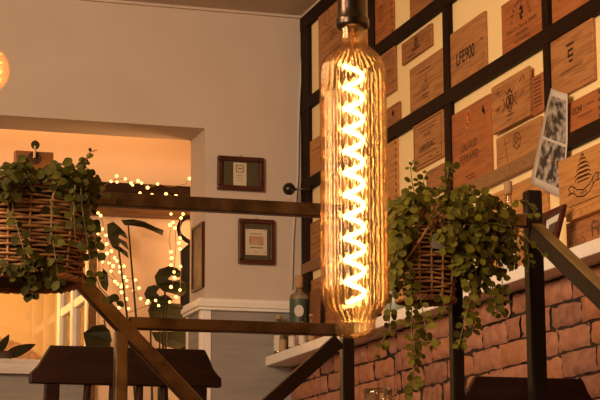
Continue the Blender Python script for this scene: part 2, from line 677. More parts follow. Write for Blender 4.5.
def strokes(parent, lines, mat=None, w=.003, name='printed_logo', z=.0004):
    """printed line drawing: polylines in board fractions"""
    W, H = parent['W'], parent['H']
    m = MB()
    for ln in lines:
        P = [Vector((u * W, v * H, z)) for u, v in ln]
        for a, b in zip(P, P[1:]):
            d = (b - a)
            if d.length < 1e-6:
                continue
            d.normalize()
            n = Vector((-d.y, d.x, 0)) * (w / 2)
            e = d * w * .4
            m.add([a - n - e, b - n + e, b + n + e, a + n - e], [(0, 1, 2, 3)])
    return child_mesh(parent, name, m, mat or ink)


def circ(u, v, r, asp, n=20, a0=0, a1=2 * PI):
    """r in board heights; asp = H/W"""
    return [(u + r * asp * math.cos(a0 + (a1 - a0) * i / n), v + r * math.sin(a0 + (a1 - a0) * i / n)) for i in range(n + 1)]


def asp(o):
    return o['H'] / o['W']


# column by the corner (left of the bulb)
c = crate((318, -14), (366, 62), 0, 'tall pale crate end behind the bulb socket with a faint round stamp', rest=b1u)
strokes(c, [circ(-.3, .12, .07, asp(c)), [(-.42, .0), (-.2, .0)]], ink_soft, .004)
letters(c, 'CHATEAU', -.1, -.08, .13, ink_soft, width=.6)
c = crate((308, 143), (345, 178), 3, 'bare honey coloured crate end left of the bulb beside the black ball', rest=b2u)
strokes(c, [[(-.4, .2), (.3, .2)], [(-.4, .05), (.2, .05)]], ink_soft, .003)
c = crate((308, 225), (340, 262), 0, 'small crate end left of the bulb printed with lines of small text', rest=b3u)
strokes(c, [[(-.4, .34 - .14 * i), (.4, .34 - .14 * i)] for i in range(6)], ink_soft, .003, 'print')
c = crate((308, 282), (345, 330), 0, 'plain crate end standing on the ledge just behind the bulb base', rest=ZL)
# column right of the bulb, top row
c = crate((371, 4), (393, 50), 2, 'rust coloured crate end with toothed right edge beside the bulb socket', rest=b1u, dovetail=True)
strokes(c, [circ(-.05, .12, .16, asp(c)), circ(-.05, .12, .09, asp(c)), [(-.3, -.2), (.25, -.2)], [(-.25, -.28), (.2, -.28)]], ink_soft, .004)
c = crate((409, -34), (434, 14), 1, 'brown crate end cut off by the top of the picture, right of the socket', rest=b1u)
strokes(c, [[(-.3, -.1), (.3, -.1)], [(-.2, -.2), (.2, -.2)]], ink_soft, .004)
c = crate((372, 62), (395, 90), 1, 'plain brown crate end half hidden by the upper bulb glass')
strokes(c, [[(-.3, 0), (.3, 0)]], ink_soft, .004)
c = crate((376, 116), (399, 118), 1, 'short crate end with a knot resting on a dark lath beside the bulb', rest=b2u)
strokes(c, [circ(.25, .1, .12, asp(c), 12), circ(.25, .1, .05, asp(c), 8)], ink_soft, .005, 'knot')
c = crate((401.4, 44.5), (431, 45), 1, 'smallest crate end, with a square crest, floating above the others')
strokes(c, [circ(0, .14, .14, asp(c), 6), circ(0, .14, .22, asp(c), 8), [(-.14, -.12), (.14, -.12)], [(-.12, -.2), (.12, -.2)], [(-.3, -.34), (-.05, -.34)]], ink, .0045)
letters(c, 'W', 0, .14, .22, ink, width=.9)
c = crate((409.5, 70), (443, 93), 0, 'crate end with wavy grain and a small script name below a tiny crown', rest=b2u)
letters(c, 'TrapCana', -.02, -.12, .13, ink_soft, width=.85)
strokes(c, [[(0, .16), (0, .02)], [(-.03, .02), (.03, .02)], [(-.12, -.26), (.1, -.26)], [(-.25, .28), (.15, .28)], [(-.08, -.33), (.06, -.33)]], ink, .004)
c = crate((374, 152), (397, 208), 3, 'long crate end with toothed right edge hugging the bulb', dovetail=True)
strokes(c, [circ(.15, -.36, .06, asp(c), 12), circ(.15, -.36, .03, asp(c), 8)], ink_soft, .006, 'knot')
c = crate((413, 126.5), (443, 156), 0, 'crate end printed LARUSSAC in a ruled border above the right plant')
letters(c, 'LARUSSAC', -.02, -.10, .19, ink, width=1.0, bold=.015)
letters(c, 'CHATEAU', -.02, .16, .10, ink)
letters(c, 'a', -.02, .04, .08, ink)
strokes(c, [[(-.46, .44), (.46, .44), (.46, -.44), (-.46, -.44), (-.46, .44)], [(-.3, .34), (.3, .34)], [(-.25, .27), (.25, .27)], [(-.34, -.25), (.3, -.25)],
            [(-.4, -.38), (-.3, -.38)], [(.05, -.36), (.16, -.36)], [(.28, -.36), (.38, -.36)]], ink_soft, .004, 'printed_border')
c = crate((426, 172), (444, 190), 1, 'scrap of brown crate end just above the tallest sprigs of the right plant')
# column between the verticals, above the middle lath
c = crate((447.5, 36.5), (485.5, 66), 0, 'wide crate end printed LFE900 in large black letters', rest=b2u)
letters(c, 'LFE900', -.02, -.06, .33, M('black_ink', (.02, .012, .01), .7), width=.86, bold=.014)
strokes(c, [circ(.42, .05, .015, asp(c), 6)], ink, .004, 'nail_hole')
c = crate((501, 6), (543, 29), 2, 'crate end with a name lettered in an arch above a small figure', rest=b2u)
arc_letters(c, 'CARBONNIEUX', -.02, -.05, .42, PI * .93, PI * .07, .125)
letters(c, 'Grand Cru Classe de GRAVES', -.0, -.13, .115, ink, width=.95)
letters(c, 'PESSAC LEOGNAN', 0, -.25, .065, ink)
letters(c, 'MIS EN BOUTEILLE', 0, -.385, .075, ink_soft, spacing=1.1)
strokes(c, [[(0, .30), (0, -.02)], [(-.04, .2), (.04, .2)], [(-.05, .1), (.05, .1)], [(-.03, .02), (.03, .02)], [(-.03, .25), (.03, .15), (-.03, .05)]], ink, .006)
c = crate((550, -52), (588, 0), 2, 'crate end with wavy grain cut off at the top right edge', rest=b2u)
strokes(c, [[(-.3, -.25), (-.1, -.2), (.1, -.25), (.3, -.2)]], ink_soft, .004)
# between middle and lower laths
c = crate((449.5, 117), (491, 172), 2, 'large reddish crate end with a round red and gold seal', rest=b3u)
letters(c, 'GRUAUD', -.02, -.02, .135, ink_soft, width=.95, bold=.01)
letters(c, 'FERRAND', -.02, -.165, .145, ink_soft, width=1.0, bold=.01)
strokes(c, [circ(-.03, .33, .115, asp(c))], gold_ink, .006, 'gold_ring')
m = MB()
m.prism([(c['H'] * .088 * math.cos(2 * PI * i / 20), c['H'] * .088 * math.sin(2 * PI * i / 20)) for i in range(20)], (-.03 * c['W'], .33 * c['H'], 0), (1, 0, 0), (0, 1, 0), (0, 0, .0005))
child_mesh(c, 'red_seal', m, red_ink)
strokes(c, [[(-.05, .37), (-.05, .29), (.0, .29)], [(-.02, .37), (-.03, .33)]], gold_ink, .005, 'seal_letter', z=.0009)
strokes(c, [[(.34, .38), (.38, .28)], [(.33, .34), (.37, .32)]], ink, .011, 'dark_knot')
strokes(c, [[(-.12, -.4), (.1, -.4)], [(-.06, -.44), (.12, -.44)]], ink, .004, 'print')
c = crate((496, 139), (541, 146), 0, 'crate end with a ring shaped crest, under the coat of arms panel', rest=b3u)
strokes(c, [circ(-.02, .05, .30, asp(c), 24, -PI * .1, PI * 1.1), circ(-.02, .02, .17, asp(c), 16), [(-.10, -.05), (.06, .18)], [(-.09, .2), (.05, -.16)], [(-.3, .38), (-.24, -.42)]], ink_soft, .004)
letters(c, 'MARGAUX', -.02, .22, .08, ink_soft, width=.8)
c = crate((528, 80), (544, 110), 2, 'narrow crate end with vertical text, tucked behind the coat of arms panel')
strokes(c, [[(-.1, .4 - .1 * i), (.35, .4 - .1 * i)] for i in range(8)], ink_soft, .006, 'print')
c = crate((491, 88), (529.5, 115), 0, 'squarish crate end with a crowned coat of arms, standing in front of its neighbours', off=.026, t=.013)
ap = asp(c)
sh = [(0 + .11 * ap * math.sin(t) * (1.15 - .3 * math.cos(2 * t)), .0 - .22 * math.cos(t)) for t in [2 * PI * i / 22 for i in range(23)]]
strokes(c, [sh, circ(0, .06, .06, ap, 10), circ(0, -.08, .07, ap, 10), [(-.12, .24), (-.06, .17), (0, .27), (.06, .17), (.12, .24)],
            [(-.17, .12), (-.13, -.05), (-.2, -.15)], [(.17, .12), (.13, -.05), (.2, -.15)], [(-.08, -.28), (.08, -.28)],
            circ(-.05, 0, .1, ap, 10), circ(.05, .01, .09, ap, 10), [(.27, .3), (.37, .38), (.4, .27)], [(-.36, .28), (-.28, .32), (-.3, .22)], [(-.38, -.05), (-.28, -.02), (-.33, -.1)], [(.3, .02), (.38, .06)]], ink_soft, .005)
letters(c, 'Reserve', -.02, -.37, .08, ink_soft)
# right-hand column
c = crate((550, 39.5), (594, 79.5), 0, 'crate end with a stacked bar letter E above one line of capitals')
strokes(c, [[(-.10, .24), (.06, .24)], [(-.07, .15), (.04, .15)], [(-.07, .06), (.04, .06)], [(-.05, -.02), (.02, -.02)], [(-.07, .15), (-.07, .06)]], ink, .008, 'printed_letter')
letters(c, 'LUIS FELIPE EDWARDS', 0, -.15, .068, ink, spacing=1.15)
c = crate((560, 108), (600.5, 119), 2, 'orange crate end printed CCHI with toothed right edge', rest=b3u, dovetail=True)
letters(c, 'CCHI', -.06, .13, .30, ink, width=.95, bold=.01)
strokes(c, [[(-.05, -.1), (.3, -.1)], [(.2, .16), (.36, .16)]], ink_soft, .004)
# below the lower lath
c = crate((489, 196), (548, 238), 3, 'plain honey crate end behind the clear stoppered bottle', rest=ZL)
c = crate((566, 224), (612, 238), 1, 'low crate end with script lettering standing on the ledge at right', rest=ZL, off=.026, t=.02)
letters(c, 'PHILO', -.26, .0, .24, ink_soft, width=1.2)
letters(c, 'Fin', .22, .15, .5, ink_soft, width=1.2)
strokes(c, [[(.05, .2), (.12, .35), (.2, .1), (.32, .34), (.42, .1)]], ink_soft, .004)
za = PX(585, 211, XW - .047).z
c = crate((558, 162), (610, 199), 3, 'wide crate end with a pagoda drawing above a curling ribbon', off=.047, t=.02, rest=za + .012)
ap = asp(c)
pag = []
for i, (w_, v) in enumerate(((.03, .40), (.06, .33), (.10, .25), (.13, .17), (.15, .09), (.16, .01))):
    pag += [[(-.0 - w_, v), (0 - w_ * .8, v + .035), (0 + w_ * .8, v + .035), (0 + w_, v)], [(0 - w_ * .7, v - .03), (0 + w_ * .7, v - .03)]]
pag += [[(0, .46), (0, .40)]]
strokes(c, pag, ink, .004)
top = [(-.30, -.07), (-.25, -.04), (-.19, -.07), (-.13, -.14), (0, -.185), (.13, -.13), (.19, -.04), (.25, .01), (.31, .0)]
low = [(u, v - .12) for u, v in top]
rb = [top, low, [top[0], (-.27, -.13), low[0]], [top[-1], (.28, -.06), low[-1]], [(-.19, -.07), (-.19, -.19)], [(.19, -.04), (.19, -.16)]]
strokes(c, rb, ink, .004, 'printed_ribbon')
letters(c, 'RESERVE', 0, -.235, .07, ink, rot=.03)
strokes(c, [[(-.3, -.4), (.3, -.4)]], ink_soft, .003, 'print')
# pale shelf strip between the two lowest right-hand panels
tag(MB().box((XW - .047, PX(610, 200, XW - .047).y, za - .012), (XW - .026, PX(566, 214, XW - .047).y, za + .0118)).build('shelf_strip', crate_mats[3], bevel=.001), 'pale narrow wooden strip under the pagoda crate end', 'strip')

# curled strip of black and white photographs tucked behind the pagoda crate end
ps = thing('photo_strip', 'curled white strip with two black and white photographs, tucked behind a crate end', 'photo strip', PX(548, 150, XW - .05))
Lq = [PX(551, 88, XW - .042), PX(541, 130, XW - .034), PX(530, 183, XW - .050)]
Rq = [PX(567.5, 94, XW - .030), PX(567.5, 140, XW - .024), PX(563, 199, XW - .0255)]
NV, NU = 12, 6


def strip_pt(u, v, lift=0):
    def q(A):
        t = v * 2
        return A[0].lerp(A[1], t) if t < 1 else A[1].lerp(A[2], t - 1)
    p = q(Lq).lerp(q(Rq), u)
    return p + Vector((-1, 0, 0)) * (.010 * math.sin(PI * u) * (1 - .3 * v) * (1 - u * v * .9) + lift)


def strip_patch(u0, u1, v0, v1, lift, nu=NU, nv=NV):
    m = MB()
    vs = [strip_pt(u0 + (u1 - u0) * i / nu, v0 + (v1 - v0) * j / nv, lift) for j in range(nv + 1) for i in range(nu + 1)]
    m.add(vs, [(j * (nu + 1) + i, (j + 1) * (nu + 1) + i, (j + 1) * (nu + 1) + i + 1, j * (nu + 1) + i + 1) for j in range(nv) for i in range(nu)])
    return m


sp_o = strip_patch(0, 1, 0, 1, 0).build('paper', paper_w, ps, True)
sd = sp_o.modifiers.new('thick', 'SOLIDIFY')
sd.thickness = .001


def photo_mat(name, sc):
    m = bpy.data.materials.new(name)
    m.use_nodes = True
    nt = m.node_tree
    b = nt.nodes['Principled BSDF']
    b.inputs['Roughness'].default_value = .35
    tc = nt.nodes.new('ShaderNodeTexCoord')
    vo = nt.nodes.new('ShaderNodeTexNoise')
    vo.inputs['Scale'].default_value = sc
    vo.inputs['Detail'].default_value = 4
    nt.links.new(tc.outputs['Object'], vo.inputs['Vector'])
    r = nt.nodes.new('ShaderNodeValToRGB')
    r.color_ramp.elements[0].position = .44
    r.color_ramp.elements[1].position = .62
    r.color_ramp.elements[0].color = (.025, .02, .018, 1)
    r.color_ramp.elements[1].color = (.42, .37, .32, 1)
    nt.links.new(vo.outputs[0], r.inputs[0])
    nt.links.new(r.outputs[0], b.inputs['Base Color'])
    return m


strip_patch(.17, .95, .07, .54, .0012).build('photograph', photo_mat('monochrome_photo', 28), ps, True)
strip_patch(.16, .96, .565, .925, .0012).build('photograph', photo_mat('monochrome_photo_lower', 40), ps, True)

# ------------------------------------------------------------------ things on the ledge
LX = XLEDGE + .07
# gin style bottle near the corner: x 289..309, y 276..333


def at_ledge(px, x=None):
    x = x if x is not None else LX
    d = ray(px, 300)
    return Vector((x, d.y * x / d.x, ZL))


def rounded(prof):
    return prof


def bottle(base, h, r, prof, glass, name, label, grp=None):
    t = thing(name, label, 'bottle', base, grp)
    out = [(r * a, h * b) for a, b in prof]
    inn = [(max(.0008, r * a - .002), h * b) for a, b in reversed(prof)]
    inn[-1] = (inn[-1][0], .004)
    m = MB().lathe([(.0005, 0)] + out + inn + [(.0005, .004)], base, 24)
    m.build('body', glass, t, True)
    return t


def zat(px, py, p):
    d = ray(px, py)
    return CAM.z + d.z * (p.x / d.x)


bp = at_ledge(299, XLEDGE + .10)
sc_ = (bp - CAM).length / FPX
hb = zat(299, 276, bp) - ZL
rb_ = 9.5 * sc_
t = bottle(bp, hb * .88, rb_, [(.95, 0), (1, .03), (1, .80), (.92, .85), (.55, .885), (.36, .91), (.34, .97), (.40, .98), (.40, 1)], clear_glass, 'gin_bottle',
           'bottle with white and green label standing in the wall corner on the ledge')
m = MB().lathe([(rb_ * 1.012, hb * .04), (rb_ * 1.012, hb * .37)], bp, 24)
m.build('label', label_w, t, True)
MB().lathe([(rb_ * 1.01, hb * .37), (rb_ * 1.01, hb * .69)], bp, 24).build('upper_label', label_g, t, True)
m = MB()
dv = Vector((-bp.x, -bp.y, 0)).normalized()
sd_ = Vector((dv.y, -dv.x, 0)) * -1
pc = bp + dv * (rb_ * 1.05) + Vector((0, 0, hb * .53))
m.prism([(rb_ * .5 * math.cos(a), rb_ * .62 * math.sin(a)) for a in [2 * PI * i / 16 for i in range(16)]], pc, sd_, (0, 0, 1), dv * .001)
m.build('seal', label_w, t)
MB().lathe([(.0005, hb * .84), (rb_ * .42, hb * .84), (rb_ * .45, hb * .87), (rb_ * .45, hb * .985), (rb_ * .4, hb), (.0005, hb)], bp, 16).build('stopper', cork_m, t, True)
# a dark board leaning behind the bottle
m = MB()
q0 = Vector((XLEDGE + .13, bp.y - .26, ZL)); q1 = Vector((XW - BT - .002, bp.y - .20, ZL + .30))
m.add([(XW - .050, YB - .25, ZL), (XW - .050, YB - .37, ZL), (XW - .046, YB - .37, ZL + .27), (XW - .046, YB - .25, ZL + .27),
       (XW - .062, YB - .25, ZL), (XW - .062, YB - .37, ZL), (XW - .058, YB - .37, ZL + .27), (XW - .058, YB - .25, ZL + .27)],
      [(0, 1, 2, 3), (7, 6, 5, 4), (0, 4, 5, 1), (1, 5, 6, 2), (2, 6, 7, 3), (3, 7, 4, 0)])
tag(m.build('wooden_board', crate_mats[4]), 'thin dark board leaning on the wall behind the green labelled bottle', 'board')
# row of little glass bottles under the rail on the ledge
jl = ['squat jar at the outer end of the ledge, first of the small bottles', 'second small glass bottle along the ledge', 'third small glass bottle along the ledge',
      'fourth small glass bottle along the ledge', 'fifth small glass bottle along the ledge, nearest the bulb']
for i, (px, xo, hh, rr) in enumerate(((272, .035, .165, .024), (283, .05, .12, .017), (292, .035, .11, .017), (302, .045, .12, .016), (311, .035, .115, .016))):
    p = at_ledge(px, XLEDGE + xo)
    if p.y > YB - .07:
        p.y = YB - .07
        p.x = XLEDGE + .045
    t = bottle(p, hh, rr, [(.95, 0), (1, .05), (1, .62), (.6, .78), (.45, .84), (.45, 1)], clear_glass, 'miniature_bottle', jl[i], 'small bottles in a row on the ledge')
    MB().lathe([(rr * 1.02, hh * .12), (rr * 1.02, hh * .55)], p, 16).build('label', [label_w, cork_m, label_w, label_w, cork_m][i], t, True)
    MB().lathe([(.0005, hh), (rr * .55, hh), (rr * .55, hh * 1.1), (.0005, hh * 1.1)], p, 12).build('cap', cork_m if i % 2 == 0 else black_plastic, t, True)
# celadon bowl, folded cloth, behind the right plant
p = at_ledge(414, XLEDGE + .075)
r = .052
tag(MB().lathe([(.0005, 0), (r * .5, 0), (r * .55, .008), (r * .9, .03), (r, .06), (r * .96, .06), (r * .85, .032), (.0005, .012)], p, 28).build('celadon_bowl', celadon, None, True),
    'pale green glazed bowl on the ledge under the hanging plant', 'bowl')
p = at_ledge(396, XLEDGE + .06)
r = .045
tag(MB().lathe([(.0005, 0), (r * .8, 0), (r, .03), (r * .97, .085), (r * .8, .11), (r * .72, .11), (r * .9, .085), (r * .9, .03), (.0005, .01)], p, 28).build('celadon_cup', celadon, None, True),
    'tall pale green cup on the ledge left of the glazed bowl', 'cup')
# clear stoppered bottle by the newel post
p = at_ledge(511, XLEDGE + .085)
hb2 = zat(511, 180, p) - ZL
rb2 = 10 * (p - CAM).length / FPX
t = bottle(p, hb2 * .9, rb2, [(.95, 0), (1, .03), (1, .5), (.9, .58), (.42, .68), (.36, .75), (.36, .98), (.42, 1)], clear_glass, 'spirit_bottle',
           'clear bottle with pale stopper on the ledge beside the black newel post')
MB().lathe([(rb2 * 1.012, hb2 * .08), (rb2 * 1.012, hb2 * .42)], p, 24).build('label', label_w, t, True)
MB().lathe([(.0005, hb2 * .86), (rb2 * .38, hb2 * .87), (rb2 * .42, hb2 * .9), (rb2 * .42, hb2 * .99), (rb2 * .36, hb2), (.0005, hb2)], p, 20).build('stopper', cork_m, t, True)
MB().lathe([(rb2 * .45, hb2 * .62), (rb2 * .95, hb2 * .53), (rb2 * 1.02, hb2 * .50)], p, 24).build('shoulder_label', cork_m, t, True)
# small leaning picture frame
pf = thing('standing_photo_frame', 'small dark red frame leaning on the ledge beside the sloping handrail', 'picture frame', at_ledge(556, XLEDGE + .1))


def frame_quad(P, wd, dep, nrm, root, mframe, mmat):
    """frame around quad P (tl,tr,br,bl)"""
    c = sum(P, Vector()) / 4
    inn = [p + (c - p).normalized() * wd * 1.41 for p in P]
    n = Vector(nrm).normalized() * dep
    m = MB()
    for i in range(4):
        j = (i + 1) % 4
        a, b, cc, d = P[i], P[j], inn[j], inn[i]
        m.add([a, b, cc, d, a + n, b + n, cc + n, d + n], [(0, 1, 2, 3), (7, 6, 5, 4), (0, 4, 5, 1), (1, 5, 6, 2), (2, 6, 7, 3), (3, 7, 4, 0)])
    m.build('frame', mframe, root)
    m = MB()
    nn = n * .3
    m.add([p + nn for p in inn], [(0, 1, 2, 3)])
    mo = m.build('mount', mmat, root)
    return inn


xa = XW - .075
P = [PX(545, 215, xa - .03), PX(567.5, 205, xa), PX(556.5, 250, xa - .02), PX(542, 256, xa - .05)]
P[2].z = max(P[2].z, ZL + .001); P[3].z = max(P[3].z, ZL + .001)
nrm = (P[1] - P[0]).cross(P[3] - P[0])
if nrm.x > 0:
    nrm = -nrm
inn = frame_quad(P, .018, .014, nrm, pf, frame_m, label_w)
c4 = sum(inn, Vector()) / 4
n_ = nrm.normalized() * .006
MB().add([c4 + (q - c4) * .5 + n_ for q in inn], [(0, 1, 2, 3)]).build('picture', mat_green, pf)

# ------------------------------------------------------------------ back wall: pictures, ball, cable


def wall_frame(x0, y0, x1, y1, label, inner, wd=.022):
    a, b = PY(x0, y0, YB - .02), PY(x1, y1, YB - .02)
    t = thing('picture_frame', label, 'picture frame', ((a.x + b.x) / 2, YB - .01, b.z))
    m = MB()
    X0, X1, Z0, Z1 = a.x, b.x, b.z, a.z
    f = YB - .024
    for (p, q) in (((X0, f, Z1 - wd), (X1, YB, Z1)), ((X0, f, Z0), (X1, YB, Z0 + wd)), ((X0, f, Z0 + wd), (X0 + wd, YB, Z1 - wd)), ((X1 - wd, f, Z0 + wd), (X1, YB, Z1 - wd))):
        m.box(p, q)
    m.build('frame', frame_m, t, bevel=.004)
    MB().box((X0 + wd, YB - .010, Z0 + wd), (X1 - wd, YB - .0005, Z1 - wd)).build('mount', mat_green, t)
    W, H = X1 - X0, Z1 - Z0

    def sub(name, u0, v0, u1, v1, mat, lift):
        return MB().box((X0 + u0 * W, YB - .010 - lift, Z0 + v0 * H), (X0 + u1 * W, YB - .010, Z0 + v1 * H)).build(name, mat, t)
    inner(sub)
    MB().tube([(X0 + W / 2 - .004, YB - .012, Z1), (X0 + W / 2, YB - .012, Z1 + .008), (X0 + W / 2 + .004, YB - .012, Z1)], .0015, 6).build('hook', bronze, t)
    return t


grey_ink = M('grey_print', (.16, .13, .10), .7)
brown_pic = M('brown_print', (.30, .10, .05), .7, noise=(.5, .34, .22), scale=14)


def inner1(sub):
    sub('card', .345, .16, .63, .83, paper_m, .001)
    for a, b, c_, d in ((.40, .74, .57, .76), (.40, .54, .57, .56), (.40, .56, .42, .74), (.55, .56, .57, .74), (.45, .64, .53, .68), (.42, .44, .56, .455), (.44, .38, .54, .39), (.42, .30, .56, .31)):
        sub('print', a, b, c_, d, grey_ink, .0016)


def inner2(sub):
    sub('card', .20, .21, .80, .78, paper_m, .001)
    sub('picture', .30, .43, .70, .62, brown_pic, .0018)
    for a, b, c_, d in ((.34, .67, .66, .685), (.32, .36, .68, .385), (.42, .27, .58, .28), (.25, .74, .28, .76), (.72, .74, .75, .76), (.25, .25, .28, .27), (.72, .25, .75, .27)):
        sub('print', a, b, c_, d, grey_ink, .0016)


wall_frame(218, 155.2, 264, 191.8, 'wide dark framed picture above the metal rail', inner1)
wall_frame(239, 218.2, 274.6, 265, 'upright dark framed picture below the metal rail', inner2, .02)
# narrow picture on the side of the opening
xj = XO - .008
ya_, yb_ = PX(203, 250, xj).y, PX(192.5, 250, xj).y
z1_, z0_ = PX(203, 221.5, xj).z, PX(203, 287, xj).z
t = thing('narrow_picture', 'narrow dark framed picture on the side of the wall opening', 'picture frame', (xj, (ya_ + yb_) / 2, z0_))
m = MB()
wd = .012
for p, q in (((xj - .006, ya_, z1_ - wd), (XO, yb_, z1_)), ((xj - .006, ya_, z0_), (XO, yb_, z0_ + wd)), ((xj - .006, ya_, z0_ + wd), (XO, ya_ + wd, z1_ - wd)), ((xj - .006, yb_ - wd, z0_ + wd), (XO, yb_, z1_ - wd))):
    m.box(p, q)
m.build('frame', frame_m, t)
MB().box((xj, ya_ + wd, z0_ + wd), (XO, yb_ - wd, z1_ - wd)).build('picture', M('faded_print', (.13, .085, .055), .4, noise=(.25, .17, .11), scale=12), t)
# black ball on its arm
yb0 = YB - .16
bc = PY(289, 189, yb0)
t = thing('wall_ball_fitting', 'black shiny ball on a thin arm beside the corner', 'wall fitting', bc)
rbal = 6.3 * (bc - CAM).length / FPX
MB().sphere(bc, rbal, 20, 14).build('ball', black_plastic, t, True)
MB().tube([bc + Vector((rbal * .9, 0, 0)), (bc.x + .09, bc.y, bc.z + .003), (XW - BT, bc.y - .01, bc.z + .02)], .006, 8).build('arm', bronze, t, True)
MB().tube([bc + Vector((0, 0, -rbal * .95)), bc + Vector((0, 0, -rbal - .022))], .006, 8).build('pull', cable_m, t, True)
# white cable in the corner
pts = []
for px, py in ((303, 20), (301.5, 60), (299.5, 100), (298.3, 140), (298, 175), (296, 200), (293, 240), (292, 290)):
    q = PY(px, py, YB - .006)
    pts.append(q)
tag(MB().tube(pts, .0045, 6).build('wall_cable', cable_m, None, True), 'thin white cable running down the back wall near the corner', 'cable')

# ------------------------------------------------------------------ bay beyond the opening
Y2 = YB + .75
# bay geometry from the picture: side glazing runs along Y at x = XS
XS = PY(87, 320, Y2).x
yfar = Y2 + .82
ZSILL = PY(20, 360, Y2).z
ZHEAD = PY(60, 222, Y2).z
XBL = -2.9
wb = MB()
wb.box((XBL - .3, Y2, ZHEAD), (XO + .7, Y2 + .15, CEIL + .1))            # over the bay
wb.box((XS + .045, Y2, 0), (XO + .7, Y2 + .15, ZHEAD))                    # right of the bay
struct(wb.build('wall_bay', bay_plaster))
struct(MB().box((XBL - .3, Y2, 0), (XS + .045, Y2 + .02, ZSILL - .07)).build('wall_bay_dado', grey_board))
struct(MB().box((XO + .6, YB + TH, 0), (XO + .7, Y2, CEIL)).build('wall_bay_right', bay_plaster))
struct(MB().box((XBL - .4, YB + TH, 0), (XBL - .3, yfar, CEIL)).build('wall_bay_left', bay_plaster))
struct(MB().box((XBL - .3, YB + TH, CEIL), (XO + .7, Y2 + .15, CEIL + .1)).build('ceiling_bay', plaster))
struct(MB().box((XBL - .3, YB + TH, -.1), (XO + .7, Y2 + .15, 0)).build('floor_bay', floor_m))
struct(MB().box((XBL - .3, Y2 - .05, ZSILL - .07), (XS + .045, yfar + .08, ZSILL)).build('sill_bay', white_wood, bevel=.004), 'pale wooden window sill board')
struct(MB().box((XBL - .3, Y2 + .15, ZHEAD), (XS + .1, yfar + .08, ZHEAD + .06)).build('ceiling_bay_head', white_paint))
# side window along Y at x = XS, with two columns of panes
m = MB()
XSw = XS
z0, z1 = ZSILL, ZHEAD
ymid = (Y2 + .04 + yfar) / 2
for ya, yb in ((Y2 - .02, Y2 + .07), (ymid - .03, ymid + .03), (yfar - .05, yfar + .03)):
    m.box((XSw, ya, z0), (XSw + .045, yb, z1))
for zz in [z0 + .03] + [PX(75, 302, XSw).z + .36 * i for i in (-1, 0, 1, 2)] + [z1 - .03]:
    if z0 < zz < z1 + .01:
        m.box((XSw + .006, Y2 + .07, zz - .022), (XSw + .04, ymid - .03, zz + .022))
        m.box((XSw + .006, ymid + .03, zz - .022), (XSw + .04, yfar - .05, zz + .022))
wf = m.build('window_1', white_paint, bevel=.004)
struct(wf, 'white painted glazed side of the bay')
pg = MB().box((XSw + .020, Y2 + .07, z0), (XSw + .024, yfar - .05, z1)).build('window_pane', pane_glass)
pg.parent = wf
pg.location = Vector(pg.location) - Vector(wf.location)
# front glazing of the bay
m = MB()
for xx in (XBL, -1.9, -1.1):
    m.box((xx - .03, yfar, z0), (xx + .03, yfar + .05, z1))
m.box((XBL, yfar, z0), (XSw, yfar + .05, z0 + .035)).box((XBL, yfar, z1 - .05), (XSw, yfar + .05, z1))
wf2 = struct(m.build('window_2', white_paint))
pg = MB().box((XBL, yfar + .02, z0), (XSw, yfar + .024, z1)).build('window_pane', pane_glass)
pg.parent = wf2
pg.location = Vector(pg.location) - Vector(wf2.location)
# what shows through: rendered house front with a brick arch
YO = yfar + 1.6
struct(MB().box((-4.5, YO, -.5), (2.2, YO + .1, 4)).build('wall_outside', outside_m))
struct(MB().box((-4.5, yfar + .1, -.6), (2.2, YO, -.5)).build('ground_outside', mortar))
ac = PY(-20, 372, YO - .02)
m = MB()
for k in range(15):
    a0 = PI * k / 15 + .015
    a1 = PI * (k + 1) / 15 - .015
    ri, ro = .26, .40
    m.prism([(ri * math.cos(a0), ri * .55 * math.sin(a0)), (ro * math.cos(a0), ro * .55 * math.sin(a0)), (ro * math.cos(a1), ro * .55 * math.sin(a1)), (ri * math.cos(a1), ri * .55 * math.sin(a1))],
            ac + Vector((0, .005, 0)), (1, 0, 0), (0, 0, 1), (0, -.03, 0), k % 4)
struct(m.build('trim_arch', brick_mats), 'low brick arch seen through the bay window')
# oak post to the right of the side window
pa, pb = PY(86, 300, Y2 - .03), PY(96, 300, Y2 - .03)
struct(MB().box((pa.x + .01, Y2 - .04, 0), (pb.x, Y2, ZHEAD)).build('trim_post', beam_mid), 'brown timber post beside the bay')
# beam, pelmet
z1, z0 = PY(140, 183.5, Y2 - .12).z, PY(140, 193.5, Y2 - .12).z
struct(MB().box((XBL, Y2 - .12, z0), (XO + .6, Y2, z1)).build('beam_1', beam_m, bevel=.006), 'dark timber beam across the bay')
z1, z0 = PY(140, 203, Y2 - .1).z, PY(140, 214.5, Y2 - .1).z
struct(MB().box((XBL, Y2 - .10, z0), (XO + .6, Y2, z1)).build('beam_2', beam_mid, bevel=.004), 'mid brown timber pelmet below the dark beam')
# black iron bracket and upright at the right
yk = Y2 - .12
t = thing('iron_bracket', 'black iron bracket with a round scroll and upright beside the wall opening', 'bracket', PY(188, 330, yk))
m = MB()
pth = [PY(x, y, yk) for x, y in ((193, 218), (187, 217), (181, 221), (178.3, 228), (180, 235), (186, 240), (193, 244))]
m.tube(pth, .011, 8)
m.build('scroll', iron_m, t, True)
a, b = PY(183.5, 245, yk), PY(193, 245, yk)
m = MB()
m.add([PY(183, 249, yk), PY(195, 239, yk), (PY(195, 239, yk).x, yk, 0), (PY(183, 249, yk).x, yk, 0),
       PY(183, 249, yk) + Vector((0, .05, 0)), PY(195, 239, yk) + Vector((0, .05, 0)), (PY(195, 239, yk).x, yk + .05, 0), (PY(183, 249, yk).x, yk + .05, 0)],
      [(0, 1, 2, 3), (7, 6, 5, 4), (0, 4, 5, 1), (1, 5, 6, 2), (2, 6, 7, 3), (3, 7, 4, 0)])
m.build('upright', iron_m, t)

